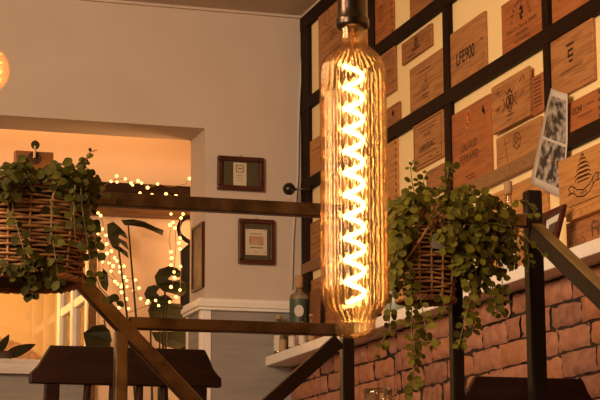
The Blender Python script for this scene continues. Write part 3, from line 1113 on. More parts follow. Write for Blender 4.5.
# string lights
def string_lights(label, strands, spots, yv, seed, loc, rr=.0078):
    t = thing('string_lights', label, 'string lights', loc, 'warm fairy lights in the bay')
    rnd = random.Random(seed)
    wm = MB()
    for st in strands:
        wm.tube([PY(x, y, yv + rnd.uniform(-.015, .015)) for x, y in st], .0016, 5)
    wm.build('wire', wire_m, t)
    first = None
    for q in spots:
        p = PY(q[0], q[1], yv - rnd.uniform(0, .04))
        if first is None:
            first = o = MB().sphere((0, 0, 0), rr, 10, 7).build('lamp', fairy_m, None, True)
            for vtx in first.data.vertices:
                vtx.co.z -= rr
        else:
            o = first.copy()
            COL.objects.link(o)
        o.name = 'lamp'
        o.parent = t
        sc = rnd.uniform(.85, 1.12)
        o.scale = (sc, sc, sc)
        o.location = p - Vector(t.location)
    return t


string_lights('fairy lights draped along the dark timber beam', [[(104, 186), (111, 181), (117, 179), (125, 179), (132, 184), (138, 181), (142, 183), (148, 188), (158, 184), (170, 187), (186, 184), (189, 178)], [(138, 195), (152, 196), (168, 195), (182, 197)]],
              [(116.6, 176), (111, 181.4), (117, 182), (125.4, 179), (138, 181), (131, 183), (132.6, 185), (141.6, 183), (147.6, 187.6), (157.6, 184), (189.4, 178.6), (152, 195), (166, 194), (176, 196), (140, 193)], Y2 - .14, 2, PY(140, 190, Y2 - .14))
string_lights('tangle of fairy lights hanging behind the left wicker basket', [[(98, 210), (101, 216), (98, 224), (103, 229), (98, 234), (103, 244), (98, 250), (103, 262), (103, 272), (115, 281), (122, 292), (126, 299), (129, 309)],
              [(100, 213), (106, 235), (107, 244), (111, 251), (109, 263), (111, 271), (118, 284), (127, 287), (134, 290), (141, 299)], [(111, 251), (120, 249), (117, 261), (124, 266), (124, 277), (136, 280), (139, 288)], [(122, 285), (119, 308), (120, 316)], [(125, 314), (152, 304)]],
              [(98, 213), (100.6, 215.6), (98.6, 223.6), (102.4, 229), (98, 233.6), (106, 235.4), (91.6, 238), (102, 244), (106.6, 244), (98, 249.6), (111.4, 251), (107, 253.4), (100, 240), (120, 249), (114.6, 258), (102.6, 262), (109, 263), (117, 261), (120, 266.8), (124, 266.2),
               (103, 271.4), (111, 271.2), (124.5, 277), (126.6, 280.6), (135.6, 280), (115, 281.4), (117.6, 284), (122.4, 284.6), (121, 286.8), (127, 286.6), (139, 288), (133.6, 290.4), (121.6, 292.4), (140.6, 298.6), (126.4, 299), (119, 307.6), (128.6, 308.6), (119.5, 272), (113, 266)], Y2 - .13, 5, PY(112, 260, Y2 - .13))
string_lights('fairy lights hanging over the large split leaves at right', [[(171, 212), (173, 222), (175, 228), (176, 245), (174, 272), (175, 278), (171, 287)], [(171, 228), (169, 240), (171, 252), (172, 258), (171, 266)], [(181, 216), (180, 238), (180, 249), (181, 266), (180, 290), (176, 297), (170, 302)], [(141, 299), (148, 301), (156, 300), (159, 306)]],
              [(171, 214), (181, 218), (173, 222.4), (175, 228), (170, 225), (180, 238), (179, 243), (180, 249), (171, 252), (171.6, 258), (171, 265), (180.6, 266.4), (174, 272), (174.6, 277.6), (171, 287), (180, 290), (176, 297), (169.6, 302), (148, 301), (155.6, 300.4), (158.6, 305.6), (147, 303), (183, 214)], Y2 - .42, 8, PY(176, 260, Y2 - .42))


# monstera
def monstera_poly(L, W, n, seed):
    rnd = random.Random(seed)
    side = []
    N = 40
    for i in range(N + 1):
        s = i / N
        wv = W / 2 * (math.sin(PI * min(1, (s * .93 + .07)) ** .75)) ** .8 if s < 1 else 0
        ph = (s * n) % 1.0
        if .12 < s < .9 and ph > .74:
            wv *= .38
        side.append((wv, s * L))
    side = [(0, .06 * L)] + [(w_, y_ - .05 * L * (w_ > W * .1) * (1 - y_ / L)) for w_, y_ in side]
    right = side
    left = [(-x, y) for x, y in side[::-1]]
    poly = []
    for p in right + left:
        if not poly or math.dist(p, poly[-1]) > 1e-4:
            poly.append(p)
    if math.dist(poly[0], poly[-1]) < 1e-4:
        poly.pop()
    return poly


def mleaf(m, base, ang, L, W, y, seed, tilt=0., n=5):
    """leaf from base pixel, pointing at picture angle ang (deg, up = 90), L, W in pixels"""
    p = PY(*base, y)
    s = (p - CAM).length / FPX
    a = math.radians(ang)
    dirv = Vector((math.cos(a), -.25 * math.sin(a) + tilt * .5, math.sin(a))).normalized()
    sidev = Vector((math.sin(a), tilt, -math.cos(a))).normalized()
    nrm = dirv.cross(sidev).normalized()
    poly = monstera_poly(L * s, W * s, n, seed)
    b = len(m.v)
    tri = tessellate_polygon([[Vector((u, v, 0)) for u, v in poly]])
    vs = [p + sidev * u + dirv * v + nrm * (.35 * u * u / max(.01, W * s) + .12 * v * v / (L * s)) for u, v in poly]
    m.add(vs, [tuple(f) for f in tri])


t = thing('monstera_plant', 'large dark monstera with split leaves standing in the bay', 'plant', PY(150, 420, Y2 - .3))
pot = PY(150, 430, Y2 - .3)
pot.z = 0
t.location = pot
st = MB()
for px, py in ((118, 243), (128, 222), (166, 268), (168, 300), (150, 305), (160, 330), (104, 320)):
    q = PY(px, py, Y2 - .24)
    mid = pot.lerp(q, .6) + Vector((.02, .03, .18))
    st.tube([pot + Vector((0, 0, .25)), mid, q], [.008, .006, .004], 6)
st.build('stalk', monstera_m, t, True)
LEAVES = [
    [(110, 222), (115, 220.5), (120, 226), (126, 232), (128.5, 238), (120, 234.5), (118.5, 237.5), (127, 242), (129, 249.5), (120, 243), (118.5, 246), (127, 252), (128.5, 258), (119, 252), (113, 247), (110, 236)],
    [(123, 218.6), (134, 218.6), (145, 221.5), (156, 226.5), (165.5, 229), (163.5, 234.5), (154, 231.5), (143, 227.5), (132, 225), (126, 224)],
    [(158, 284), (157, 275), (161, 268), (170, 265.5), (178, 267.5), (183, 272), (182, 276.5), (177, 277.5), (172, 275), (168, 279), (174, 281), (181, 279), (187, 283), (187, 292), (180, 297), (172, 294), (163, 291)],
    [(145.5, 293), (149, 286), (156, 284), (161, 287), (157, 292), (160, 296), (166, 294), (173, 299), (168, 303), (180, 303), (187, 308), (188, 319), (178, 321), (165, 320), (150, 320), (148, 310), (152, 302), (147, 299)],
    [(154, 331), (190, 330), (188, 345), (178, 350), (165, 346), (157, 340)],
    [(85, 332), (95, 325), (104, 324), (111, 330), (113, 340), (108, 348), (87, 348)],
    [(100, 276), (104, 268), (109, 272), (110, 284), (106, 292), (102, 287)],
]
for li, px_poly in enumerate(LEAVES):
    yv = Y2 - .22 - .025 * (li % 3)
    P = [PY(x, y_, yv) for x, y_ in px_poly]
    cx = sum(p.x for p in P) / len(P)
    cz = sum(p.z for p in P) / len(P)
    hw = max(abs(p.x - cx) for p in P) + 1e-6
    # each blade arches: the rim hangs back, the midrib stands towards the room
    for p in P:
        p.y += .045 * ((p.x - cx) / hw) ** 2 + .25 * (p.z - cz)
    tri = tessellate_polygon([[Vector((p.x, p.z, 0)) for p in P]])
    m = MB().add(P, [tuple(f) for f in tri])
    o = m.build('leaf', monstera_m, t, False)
    sd = o.modifiers.new('thick', 'SOLIDIFY')
    sd.thickness = .0025
MB().lathe([(.0005, 0), (.12, 0), (.16, .30), (.165, .30), (.165, .34), (.15, .34), (.145, .28), (.0005, .28)], pot, 28).build('pot', M('clay_pot', (.25, .12, .07), .8), t, True)
# a sill plant: dark leaf against the bright pane
y = Y2 + .3
t = thing('sill_plant', 'dark leafy sill plant against the bright orange pane', 'plant', Vector((PY(4, 360, y).x, y, ZSILL)))
base = Vector(t.location)
MB().lathe([(.0005, 0), (.035, 0), (.045, .07), (.04, .07), (.0005, .06)], base, 20).build('pot', M('dark_pot', (.05, .03, .02), .6), t, True)
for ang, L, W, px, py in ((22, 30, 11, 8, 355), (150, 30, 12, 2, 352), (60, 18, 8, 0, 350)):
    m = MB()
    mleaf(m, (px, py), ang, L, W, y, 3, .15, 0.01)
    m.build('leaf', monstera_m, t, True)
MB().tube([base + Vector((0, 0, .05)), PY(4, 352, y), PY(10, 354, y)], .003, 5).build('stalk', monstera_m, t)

# ------------------------------------------------------------------ metal railing
def tube_px(px0, px1):
    return


TS = .031
tr = PY(200, 204.5, YR)
br_ = PY(240, 327, YR)
ZT, ZB = tr.z, br_.z
UT = .034
rl = thing('metal_railing', 'dark steel tube railing with upper and lower rails and braces', 'railing', (PY(300, 390, YR).x, YR, 0))
xl = PY(-30, 200, YR).x - .6
xn = PY(533, 300, YR).x + .006
m = MB().bar((xl, YR, ZT), (xn - .022, YR, ZT), (0, 1, 0), UT, TS)
m.build('top_rail', steel, rl, bevel=.003)
x0b = PY(128, 322, YR).x
x1b = PY(346, 327, YR).x
MB().bar((x0b, YR, ZB), (x1b - .016, YR, ZB), (0, 1, 0), TS * .95, TS).build('lower_rail', steel, rl, bevel=.003)
for px, topz in ((120.5, PY(118, 331, YR).z), (347, ZT - UT / 2), (457, ZT - UT / 2), (-60, ZT - UT / 2)):
    x = PY(px, 370, YR).x
    MB().bar((x, YR, -.0), (x, YR, topz), (0, 1, 0), TS, TS).build('post', steel if px < 200 else (steel_mid if px < 400 else steel_dark), rl, bevel=.003)  # one raw steel; darker copies paint in the weaker light towards the right
# diagonals
a, b = PY(76, 277, YR), PY(191.5, 400, YR)
dv = (b - a)
b2 = a + dv * (a.z / -dv.z) if dv.z < 0 else b
MB().bar(a - dv.normalized() * .3, b2 - Vector((0, 0, 0)), (0, 1, 0), .0365, TS * 1.02).build('brace', steel, rl, bevel=.003)
a, b = PY(338, 341, YR), PY(272, 400, YR)
dv = (b - a)
b2 = a + dv * (a.z / -dv.z)
MB().bar(a + dv.normalized() * .0, b2, (0, 1, 0), TS * 1.12, TS).build('brace', steel_mid, rl, bevel=.003)
# newel post and stair handrail descending towards the viewer
nz_t = PY(530, 191, YR).z
NW = .042
t = thing('stair_handrail', 'black newel post with a sloping handrail descending to the right', 'handrail', (xn, YR, 0))
MB().bar((xn, YR, 0), (xn, YR, nz_t), (0, 1, 0), NW, NW).build('newel_post', steel_dark, t, bevel=.006)
hs = Vector((xn, YR - NW / 2, PY(531, 220, YR).z))
d = ray(600, 289)
he = CAM + d * ((xn - .024) / d.x)      # line where the side meets the top, on the near side plane
hs0 = Vector((xn - .024, hs.y, PX(531, 219, xn - .024).z))
dn = (he - hs0).normalized()
hb_ = hs0 + dn * ((hs0.z + .55) / -dn.z)
nv_ = Vector((1, 0, 0)).cross(dn)
if nv_.z < 0:
    nv_ = -nv_
mid = Vector((.018, 0, 0))
hs0 = hs0 + dn * .03
MB().bar(hs0 + mid - nv_ * .025 - Vector((.0035, 0, 0)), hb_ + mid - nv_ * .025 - Vector((.0035, 0, 0)), (1, 0, 0), .044, .029).build('side_bar', steel_dark, t, bevel=.002)
MB().bar(hs0 + mid - Vector((.0035, 0, 0)), hb_ + mid - Vector((.0035, 0, 0)), (1, 0, 0), .006, .029).build('oak_cap', rail_top, t)
hb_ = hb_ + mid
MB().bar((hb_.x, hb_.y + .02, ZLOW), (hb_.x, hb_.y + .02, hb_.z), (0, 1, 0), NW, NW).build('lower_post', steel_dark, t, bevel=.004)
print('handrail', hs, he, hb_)

# ------------------------------------------------------------------ chairs and table behind the railing
def chair(label, pxl, pxr, pyt, pyb, y, slope=0, wide_end=.1):
    """back view: crest rail from pixel extents, rest follows"""
    a, b = PY(pxl, pyb, y), PY(pxr, pyt, y)
    x0, x1 = a.x, b.x
    zt, zb_ = b.z, a.z
    W = x1 - x0
    t = thing('pub_chair', label, 'chair', ((x0 + x1) / 2, y + .2, 0), 'dark wooden chairs behind the railing')
    h = zt - zb_
    poly = [(0, 0), (W, 0), (W, h * .25), (W - W * .02, h * .33), (W - W * .045, h * .5), (W - W * .065, h * .75), (W - W * .09, h), (W * .10, h), (W * .07, h * .75), (W * .04, h * .48), (W * .015, h * .34), (0, h * .27)]
    MB().prism(poly, (x0, y, zb_), (1, 0, 0), (0, 0, 1), (0, .028, 0)).build('crest_rail', chair_m, t, bevel=.004)
    sw = .038
    xs = (x0 + W * .115, x1 - W * .115)
    zs = .45
    for x in xs:
        MB().bar((x, y + .014, zb_), (x, y + .05, zs), (0, 1, 0), sw, .032).build('stile', chair_m, t, bevel=.003)
        MB().bar((x, y + .05, zs), (x, y + .0, 0), (0, 1, 0), sw, .036).build('leg', chair_m, t, bevel=.003)
        MB().bar((x, y + .42, zs - .02), (x, y + .43, 0), (0, 1, 0), sw, .038).build('leg', chair_m, t, bevel=.003)
    for f in (.3, .43, .57, .7):
        m = MB()
        xx = x0 + W * f
        m.tube([(xx, y + .014, zb_ + .002), (xx + (f - .5) * .05, y + .03, (zb_ + zs) / 2), (xx, y + .05, zs)], .010, 8)
        m.build('spindle', chair_m, t, True)
    MB().box((xs[0] - .03, y + .03, zs - .02), (xs[1] + .03, y + .45, zs + .02)).build('seat', chair_m, t, bevel=.012)
    MB().bar((xs[0], y + .02, .2), (xs[1], y + .02, .2), (0, 1, 0), .025, .02).build('stretcher', chair_m, t)
    MB().bar((xs[0], y + .425, .25), (xs[1], y + .425, .25), (0, 1, 0), .025, .02).build('stretcher', chair_m, t)
    return t


chair('dark wooden chair with a curved crest rail, behind the left rails', 30, 222, 350, 383, YR + .42)
chair('dark wooden chair by the brick wall behind the black newel post', 464, 594, 379, 404, YR + .25)
# table with a tumbler
ty = YR + .62
gp = PY(378, 389, ty)
rg = 14.5 * (gp - CAM).length / FPX
tz = gp.z - .105
t = thing('pedestal_table', 'small round dark table holding the cut glass tumbler', 'table', (gp.x - .12, ty + .1, 0))
tc_ = Vector(t.location)
MB().lathe([(.0005, tz - .03), (.27, tz - .03), (.275, tz - .015), (.27, tz), (.0005, tz)], tc_, 40).build('top', chair_m, t, True)
MB().lathe([(.0005, .0), (.2, .0), (.2, .02), (.05, .04), (.035, .1), (.035, tz - .03), (.0005, tz - .03)], tc_, 24).build('pedestal', steel_dark, t, True)
gb = Vector((gp.x, ty, tz))
hg = .105
fl = lambda i, an: 1 + (.03 * math.cos(10 * an) if 1 <= i <= 4 else 0)
m = MB().lathe([(.0005, 0), (rg * .8, 0), (rg * .88, hg * .3), (rg * .95, hg * .7), (rg * .98, hg * .85), (rg, hg), (rg - .0025, hg), (rg * .9, hg * .7), (rg * .8, .012), (.0005, .012)], gb, 40, 0, fl)
tag(m.build('tumbler', clear_glass, None, True), 'cut glass tumbler at the bottom edge, below the large bulb', 'glass')

# ------------------------------------------------------------------ the big bulb
WB = 3.45
dd = ray(354, 180)
kb = WB / FPX
BC = CAM + dd * kb                      # axis point
mpp = (BC - CAM).length / (ray(354, 180)).length


def bz(py):
    """height on the bulb's axis of picture row py"""
    d = ray(354, py)
    hh = math.hypot(BC.x, BC.y)
    return CAM.z + d.z * hh / math.hypot(d.x, d.y)


bl = thing('pendant_bulb', 'tall fluted amber pendant bulb with a glowing spiral filament', 'pendant lamp', (BC.x, BC.y, bz(338)))
prof_px = [(13.0, 26), (13.2, 36), (13.8, 43), (16, 46.5), (20, 50), (25, 54.5), (29.5, 60), (32, 67), (33, 76), (33, 130), (33, 185), (33, 240), (33, 290), (32.6, 298), (31, 304.5), (27.5, 310), (24, 314), (21.3, 317.5), (20, 321), (19.6, 325), (20, 329.5), (19.3, 333), (16.5, 336), (11, 337.8), (.05, 338.2)]
NF = 26
prof = [(a * mpp, bz(b)) for a, b in prof_px]


def flute(i, an):
    w_ = 1 if 6 <= i <= 13 else (.6 if i in (4, 5, 14, 15, 16) else .35)
    if i > 20:
        w_ = 0
    return 1 + .03 * w_ * (abs(math.sin(NF * an / 2)) - .5) * 2


def flute_in(i, an):
    return flute(len(prof) - 1 - i, an)


# resample long straight run
ax0 = Vector((BC.x, BC.y, 0))
m = MB().lathe(prof, ax0, NF * 8, 0, flute)
inner = [(max(.00005, r_ - .0020), z_ + (.002 if i > len(prof) - 3 else 0)) for i, (r_, z_) in enumerate(prof)]
m.lathe(inner[::-1], ax0, NF * 8, 0, flute_in)
m.build('glass_envelope', glass_bulb, bl, True)
# filament
pts = []
T = 11
N = T * 20
zt_, zb2 = bz(64), bz(302)
for i in range(N + 1):
    s = i / N
    an = 2 * PI * T * s + 2.2
    r_ = 9.3 * mpp
    pts.append((BC.x + r_ * math.cos(an), BC.y + r_ * math.sin(an), zt_ + (zb2 - zt_) * s))
MB().tube(pts, 1.95 * mpp, 6).build('filament', fil_m, bl, True)
m = MB()
m.tube([(BC.x, BC.y, bz(28)), (BC.x, BC.y, bz(60))], .004, 8)
m.tube([(BC.x, BC.y, bz(60)), pts[0]], .0012, 5)
m.build('glass_stem', amber_glass('stem_glass', (1, .8, .5), .5), bl, True)
# socket
MB().lathe([(.0005, bz(29)), (14.2 * mpp, bz(29)), (16.6 * mpp, bz(27.5)), (17.4 * mpp, bz(25)), (16.8 * mpp, bz(22.5)), (17.3 * mpp, bz(21)), (16.4 * mpp, bz(19)), (15.3 * mpp, bz(17.5)), (15.0 * mpp, bz(10)), (15.0 * mpp, bz(-42)), (12 * mpp, bz(-50)), (4 * mpp, bz(-54)), (.0005, bz(-54))], ax0, 40).build('socket', bronze, bl, True)
MB().tube([(BC.x, BC.y, bz(-53)), (BC.x, BC.y, CEIL)], .0045, 8).build('cord', black_plastic, bl, True)
MB().lathe([(.0005, CEIL - .03), (.05, CEIL - .03), (.055, CEIL - .02), (.055, CEIL), (.0005, CEIL)], ax0, 28).build('ceiling_rose', bronze, bl, True)
# amber globe at the left edge
gy = 5.2
gc = PY(-15, 70, gy)
rg_ = 24.5 * (gc - CAM).length / FPX
t = thing('pendant_globe', 'round amber pendant bulb cut off at the left edge', 'pendant lamp', gc)
m = MB().sphere(gc, rg_, 40, 24)
n0 = len(m.f)
m.sphere(gc, rg_ - .0018, 40, 24)
m.f[n0:] = [f[::-1] for f in m.f[n0:]]
m.build('glass_envelope', glass_globe, t, True)
pts = []
for i in range(90):
    s = i / 89
    an = 2 * PI * 4 * s
    pts.append(gc + Vector((math.cos(an) * rg_ * .45, math.sin(an) * rg_ * .45, (s - .5) * rg_ * 1.0)))
MB().tube(pts, .0022, 6).build('filament', fil_s, t, True)
MB().lathe([(.0005, rg_ * .96), (.02, rg_ * .96), (.022, rg_ * 1.1), (.022, rg_ * 1.7), (.0005, rg_ * 1.75)], gc, 24).build('socket', bronze, t, True)
MB().tube([gc + Vector((0, 0, rg_ * 1.7)), (gc.x, gc.y, CEIL)], .004, 6).build('cord', black_plastic, t)

# ------------------------------------------------------------------ baskets and plants
def basket_mesh(c, rx, ry, h, taper, rows, stakes, seed, rs=.0042, pw=2.6):
    """woven basket; c = bottom centre"""
    rnd = random.Random(seed)
    c = Vector(c)
    m = MB()

    def pt(an, s, off):
        f = taper + (1 - taper) * s
        ca, sa = math.cos(an), math.sin(an)
        r = (abs(ca) ** pw + abs(sa) ** pw) ** (-1 / pw)
        return c + Vector((ca * r * (rx * f + off), sa * r * (ry * f + off), s * h))
    n = stakes * 4
    for k in range(rows):
        s = (k + .5) / rows
        ph = k % 2
        jit = rnd.uniform(-.0015, .0015)
        path = []
        w1, w2 = rnd.uniform(0, 6), rnd.uniform(.001, .0022)
        for i in range(n):
            an = 2 * PI * i / n
            off = rs * 1.15 * math.cos(PI * i / 4 + PI * ph)
            p = pt(an, s, off + rnd.uniform(-.0006, .0006))
            p.z += jit + w2 * math.sin(3 * an + w1) + rnd.uniform(-.0007, .0007)
            path.append(p)
        m.tube(path, rs * rnd.uniform(.82, 1.1), 6, True)
    for j in range(stakes):
        an = 2 * PI * (j * 4) / n
        m.tube([pt(an, s / 8, 0) for s in range(0, 9)], rs * .9, 6)
    return m, pt


def build_basket(t, c, rx, ry, h, taper, rows, stakes, seed, rs=.0042):
    m, pt = basket_mesh(c, rx, ry, h, taper, rows, stakes, seed, rs)
    m.build('weave', wicker, t, True)
    for s, off0, nm in ((1.0, .002, 'rim'), (0.0, .002, 'base_rim')):
        r = MB()
        for ph in (0, PI * 2 / 3, PI * 4 / 3):
            path = []
            for i in range(120):
                an = 2 * PI * i / 120
                p = pt(an, s, off0 + rs * 1.1 * math.cos(14 * an + ph))
                p.z += rs * 1.2 * math.sin(14 * an + ph)
                path.append(p)
            r.tube(path, rs * 1.25, 6, True)
        r.build(nm, wicker, t, True)
    # dark lining with soil
    m = MB()
    n = 48
    vs = []
    for s in (0.02, .96):
        for i in range(n):
            vs.append(pt(2 * PI * i / n, s, -rs * 2.4))
    fs = [(i, (i + 1) % n, n + (i + 1) % n, n + i) for i in range(n)] + [tuple(range(n))[::-1], tuple(range(n, 2 * n))]
    m.add(vs, fs)
    m.build('lining', wicker_in, t)
    return pt


def leaf(m, p, nrm, dirv, L, W, rnd, cup=.25):
    """round fleshy leaf of 2 x 4 faces"""
    nrm = nrm.normalized()
    d = (dirv - nrm * dirv.dot(nrm))
    d = d.normalized() if d.length > 1e-4 else nrm.orthogonal().normalized()
    s = nrm.cross(d)
    prof = ((0, .03), (.12, .55), (.35, .92), (.62, 1.0), (.85, .68), (1.0, .06))
    vs = []
    for a, wv in prof:
        b = p + d * (a * L) - nrm * (cup * .5 * L * a * a)
        vs += [b - s * (wv * W / 2) + nrm * (cup * .4 * W * wv), b, b + s * (wv * W / 2) + nrm * (cup * .4 * W * wv)]
    fs = []
    for i in range(len(prof) - 1):
        k = i * 3
        fs += [(k, k + 1, k + 4, k + 3), (k + 1, k + 2, k + 5, k + 4)]
    m.add(vs, fs, rnd.randrange(3))


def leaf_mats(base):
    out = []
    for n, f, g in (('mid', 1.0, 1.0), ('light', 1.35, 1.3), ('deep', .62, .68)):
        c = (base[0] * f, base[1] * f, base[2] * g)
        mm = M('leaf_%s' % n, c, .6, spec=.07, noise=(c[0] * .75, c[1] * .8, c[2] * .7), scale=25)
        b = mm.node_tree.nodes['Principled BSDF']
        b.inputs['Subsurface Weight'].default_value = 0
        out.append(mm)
    return out


def plant(t, vines, blobs, y, Lpx, rnd, mats, view):
    """vines: pixel polylines hung in the plane y; blobs: (cx,cy,rx,ry,n) masses of leaves"""
    lf, stm = MB(), MB()
    s0 = view
    for vi in vines:
        pts, dy = vi['p'], vi.get('dy', 0)
        den = vi.get('den', 1.0)
        P3 = []
        for i, (px, py) in enumerate(pts):
            P3.append(PY(px + rnd.uniform(-1, 1), py, y + dy + rnd.uniform(-.012, .012)))
        stm.tube(P3, .0013, 5)
        for a, b in zip(P3, P3[1:]):
            L = (b - a).length
            kk = max(1, round(L / (Lpx * s0 * .55) * den))
            d = (b - a).normalized()
            for i in range(kk):
                p = a.lerp(b, (i + rnd.random()) / kk)
                for sgn in ((-1, 1) if rnd.random() < .8 else (rnd.choice((-1, 1)),)):
                    side = Vector((sgn * rnd.uniform(.5, 1), rnd.uniform(-.9, .3), rnd.uniform(-.6, .4)))
                    sz = Lpx * s0 * rnd.uniform(.65, 1.15) * vi.get('sz', 1)
                    n = Vector((rnd.uniform(-.7, .7) - .15, -1, rnd.uniform(-.2, .9)))
                    leaf(lf, p + side * .003, n, side + d * .3, sz, sz * rnd.uniform(.8, 1.0), rnd, rnd.uniform(.1, .4))
    for (cx, cyy, rx, ry, n, dy, dep) in blobs:
        for i in range(n):
            while True:
                u, v, w_ = (rnd.uniform(-1, 1) for _ in range(3))
                q = u * u + v * v + w_ * w_
                if q <= 1 and (q > .25 or w_ < 0):
                    break
            p = PY(cx + u * rx, cyy - v * ry, y + dy + w_ * dep)
            out = Vector((u, -.35 - abs(w_) * .3, v * .6 + .25)).normalized()
            n_ = Vector((out.x * .8 + rnd.uniform(-.5, .5), -.9 + rnd.uniform(-.4, .5), .35 + rnd.uniform(-.4, .6)))
            d = Vector((rnd.uniform(-1, 1) + u * .6, rnd.uniform(-.6, .1), rnd.uniform(-.9, .6)))
            sz = Lpx * s0 * rnd.uniform(.6, 1.12)
            leaf(lf, p, n_, d, sz, sz * rnd.uniform(.8, 1.02), rnd, rnd.uniform(.1, .45))
            if i % 5 == 0:
                a = PY(cx + u * rx * .4, cyy - v * ry * .4 + 4, y + dy + w_ * dep * .4)
                stm.tube([a, a.lerp(p, .6) + Vector((0, -.004, .004)), p], .0012, 4)
    lf.build('foliage', mats, t, True)
    stm.build('vines', stem_m, t, True)


rnd = random.Random(11)
# right basket: hung on the front of the top rail
yB = YR - .105
bc0 = PY(436, 297, yB - .068) + Vector((0, .068, 0))
sB = (bc0 - CAM).length / FPX
rxB = 31 * sB
hB = 82 * sB
t = thing('hanging_basket', 'wicker basket spilling small round leaves, right of the bulb on the railing', 'basket plant', bc0, 'planted wicker baskets on the railing')
build_basket(t, bc0, rxB, .068, hB, .86, 19, 15, 4, .0034)
# stub of twigs sticking up in the middle
m = MB()
for a, b in (((429, 226), (438, 205)), ((434, 232), (437, 208)), ((442, 226), (436, 206)), ((433, 226), (432, 204))):
    m.tube([PY(*a, yB - .075), PY(*b, yB - .06)], .004, 6)
m.tube([PY(405, 262, yB - .075), PY(432, 222, yB - .085), PY(440, 232, yB - .08)], .0035, 6)
m.build('handle', wicker, t, True)
gm = leaf_mats((.105, .092, .012))
vR = [
    dict(p=[(418, 222), (415, 200), (412, 182), (411, 168), (413, 160)], den=.7, dy=-.02, sz=.8),
    dict(p=[(420, 205), (422, 190), (425, 178), (429, 172)], den=.6, sz=.75),
    dict(p=[(440, 215), (444, 195), (446, 180), (448, 165), (456, 164)], den=.8, sz=.85),
    dict(p=[(455, 215), (462, 196), (470, 186), (476, 190)], den=.7, sz=.85),
    dict(p=[(480, 215), (488, 200), (494, 196)], den=.7),
    dict(p=[(400, 232), (396, 255), (394, 280), (391, 305), (388, 325)], dy=-.09, den=.8),
    dict(p=[(396, 320), (385, 335), (378, 348), (374, 358)], dy=-.08, den=.5, sz=.8),
    dict(p=[(410, 270), (411, 300), (412, 330), (414, 350), (413, 372), (412, 398)], dy=-.1, den=.7),
    dict(p=[(420, 300), (424, 322), (428, 338), (436, 350)], dy=-.1, den=.65),
    dict(p=[(425, 325), (420, 345), (418, 362)], dy=-.1, den=.6),
    dict(p=[(440, 292), (446, 308), (441, 318)], dy=-.1, den=.7),
    dict(p=[(470, 280), (468, 305), (463, 330), (458, 350)], dy=-.1, den=.75),
    dict(p=[(475, 290), (474, 310), (476, 326), (470, 335)], dy=-.08, den=.8),
    dict(p=[(488, 280), (494, 300), (498, 315)], dy=-.08, den=.9),
    dict(p=[(500, 260), (503, 285), (504, 305), (500, 317)], dy=-.07, den=.9),
    dict(p=[(510, 235), (512, 252), (508, 268)], dy=-.06, den=.8),
    dict(p=[(522, 232), (530, 243), (540, 250), (543, 256)], dy=-.06, den=.45, sz=.8),
    dict(p=[(526, 245), (530, 262), (528, 272)], dy=-.06, den=.5, sz=.75),
    dict(p=[(505, 212), (516, 200), (527, 201), (534, 212), (531, 220)], dy=-.06, den=.45, sz=.9),
    dict(p=[(520, 214), (533, 214), (537, 208)], dy=-.06, den=.5, sz=.8),
]
bR = [(425, 212, 34, 26, 300, -.02, .075), (470, 222, 42, 34, 470, -.02, .08), (404, 240, 16, 26, 150, -.05, .05), (495, 238, 28, 38, 260, -.03, .06), (478, 258, 24, 32, 190, -.07, .04), (402, 275, 12, 24, 50, -.08, .03), (450, 238, 18, 14, 60, -.09, .03)]
plant(t, vR, bR, yB, 8.8, rnd, gm, sB)

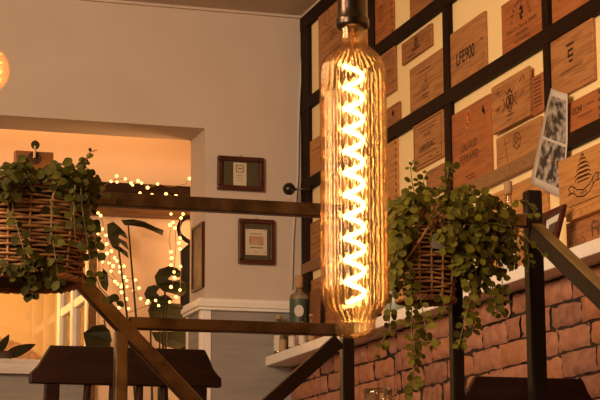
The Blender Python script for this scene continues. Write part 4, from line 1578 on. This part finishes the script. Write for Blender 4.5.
# left basket, bigger, at the left edge
yL = YR - .185
bc1 = PY(24, 273, yL - .15) + Vector((0, .15, 0))
sL = (bc1 - CAM).length / FPX
rxL, ryL, hL = 73 * sL, .15, 90 * sL
t = thing('hanging_basket', 'large wicker basket of trailing green leaves cut off by the left edge', 'basket plant', bc1, 'planted wicker baskets on the railing')
build_basket(t, bc1, rxL, ryL, hL, .88, 24, 21, 6, .0036)
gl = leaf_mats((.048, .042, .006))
vL = [
    dict(p=[(95, 190), (103, 195), (112, 196), (117, 204)], den=.6, dy=-.03),
    dict(p=[(70, 172), (80, 162), (88, 158)], den=.8),
    dict(p=[(78, 176), (90, 152), (96, 150)], den=.35, sz=.5),
    dict(p=[(80, 180), (82, 205), (86, 235), (90, 262), (100, 288), (112, 300), (117, 302)], den=.5, dy=-.17),
    dict(p=[(60, 180), (52, 200), (52, 230), (55, 262), (60, 285)], den=.45, dy=-.19),
    dict(p=[(10, 185), (14, 215), (22, 245), (28, 275), (30, 292)], den=.6, dy=-.19),
    dict(p=[(75, 185), (73, 215), (75, 245)], den=.6, dy=-.19),
    dict(p=[(90, 190), (90, 215), (95, 240), (98, 262)], den=.6, dy=-.1),
    dict(p=[(0, 270), (14, 272), (30, 278), (46, 276)], den=1.2, dy=-.16),
    dict(p=[(28, 272), (34, 284), (31, 294)], den=.9, dy=-.16),
    dict(p=[(38, 270), (42, 282)], den=.9, dy=-.16),
    dict(p=[(53, 262), (53, 278), (53, 287)], den=.7, dy=-.17),
]
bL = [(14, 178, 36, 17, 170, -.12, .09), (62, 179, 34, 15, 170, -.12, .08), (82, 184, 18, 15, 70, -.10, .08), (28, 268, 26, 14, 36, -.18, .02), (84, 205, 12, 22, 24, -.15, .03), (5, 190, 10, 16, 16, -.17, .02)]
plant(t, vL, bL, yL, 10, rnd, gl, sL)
# wooden plaque standing in the left basket
ypq = yL + .0
a, b = PY(15, 150, ypq), PY(53, 186, ypq)
t = thing('wooden_plaque', 'small orange wood plaque with a round stamp standing in the left basket', 'plaque', ((a.x + b.x) / 2, ypq, b.z))
MB().box((a.x, ypq, b.z), (b.x, ypq + .02, a.z)).build('board', wood('plaque_pine', (.20, .075, .018), (.14, .05, .012), .5, 'x'), t, bevel=.002)
cst = PY(34, 158, ypq - .001)
m = MB()
for rr_ in (6.5, 4.6):
    pts = [cst + Vector((rr_ * sL * math.cos(2 * PI * i / 24), 0, rr_ * sL * .9 * math.sin(2 * PI * i / 24))) for i in range(24)]
    m.tube(pts, .0011, 4, True)
for i in range(4):
    m.tube([cst + Vector((-.009, 0, .006 - .004 * i)), cst + Vector((.009, 0, .007 - .004 * i))], .0009, 4)
m.build('stamp', ink, t)
MB().tube([PY(34.5, 158, ypq - .004), PY(35, 146, ypq - .004)], .003, 6).build('peg', cork_m, t)
m = MB()
leaf(m, PY(35, 150, ypq - .006), Vector((0, -1, .1)), Vector((0.05, 0, 1)), 10.5 * sL, 9 * sL, rnd, .05)
m.build('sprig', gl, t, True)

# pale plastic tag clipped to the front of the right basket
tg = PY(439, 242, yB - .085)
m = MB()
m.prism([(-.017, -.016), (.015, -.017), (.019, .008), (.012, .017), (-.014, .015), (-.019, .004)], tg, (1, .1, 0), (0, -.25, 1), (0, .0015, 0))
tag(m.build('plant_tag', M('frosted_plastic', (.30, .27, .21), .35, spec=.4)), 'pale frosted tag tucked among the leaves of the right basket', 'plant tag')
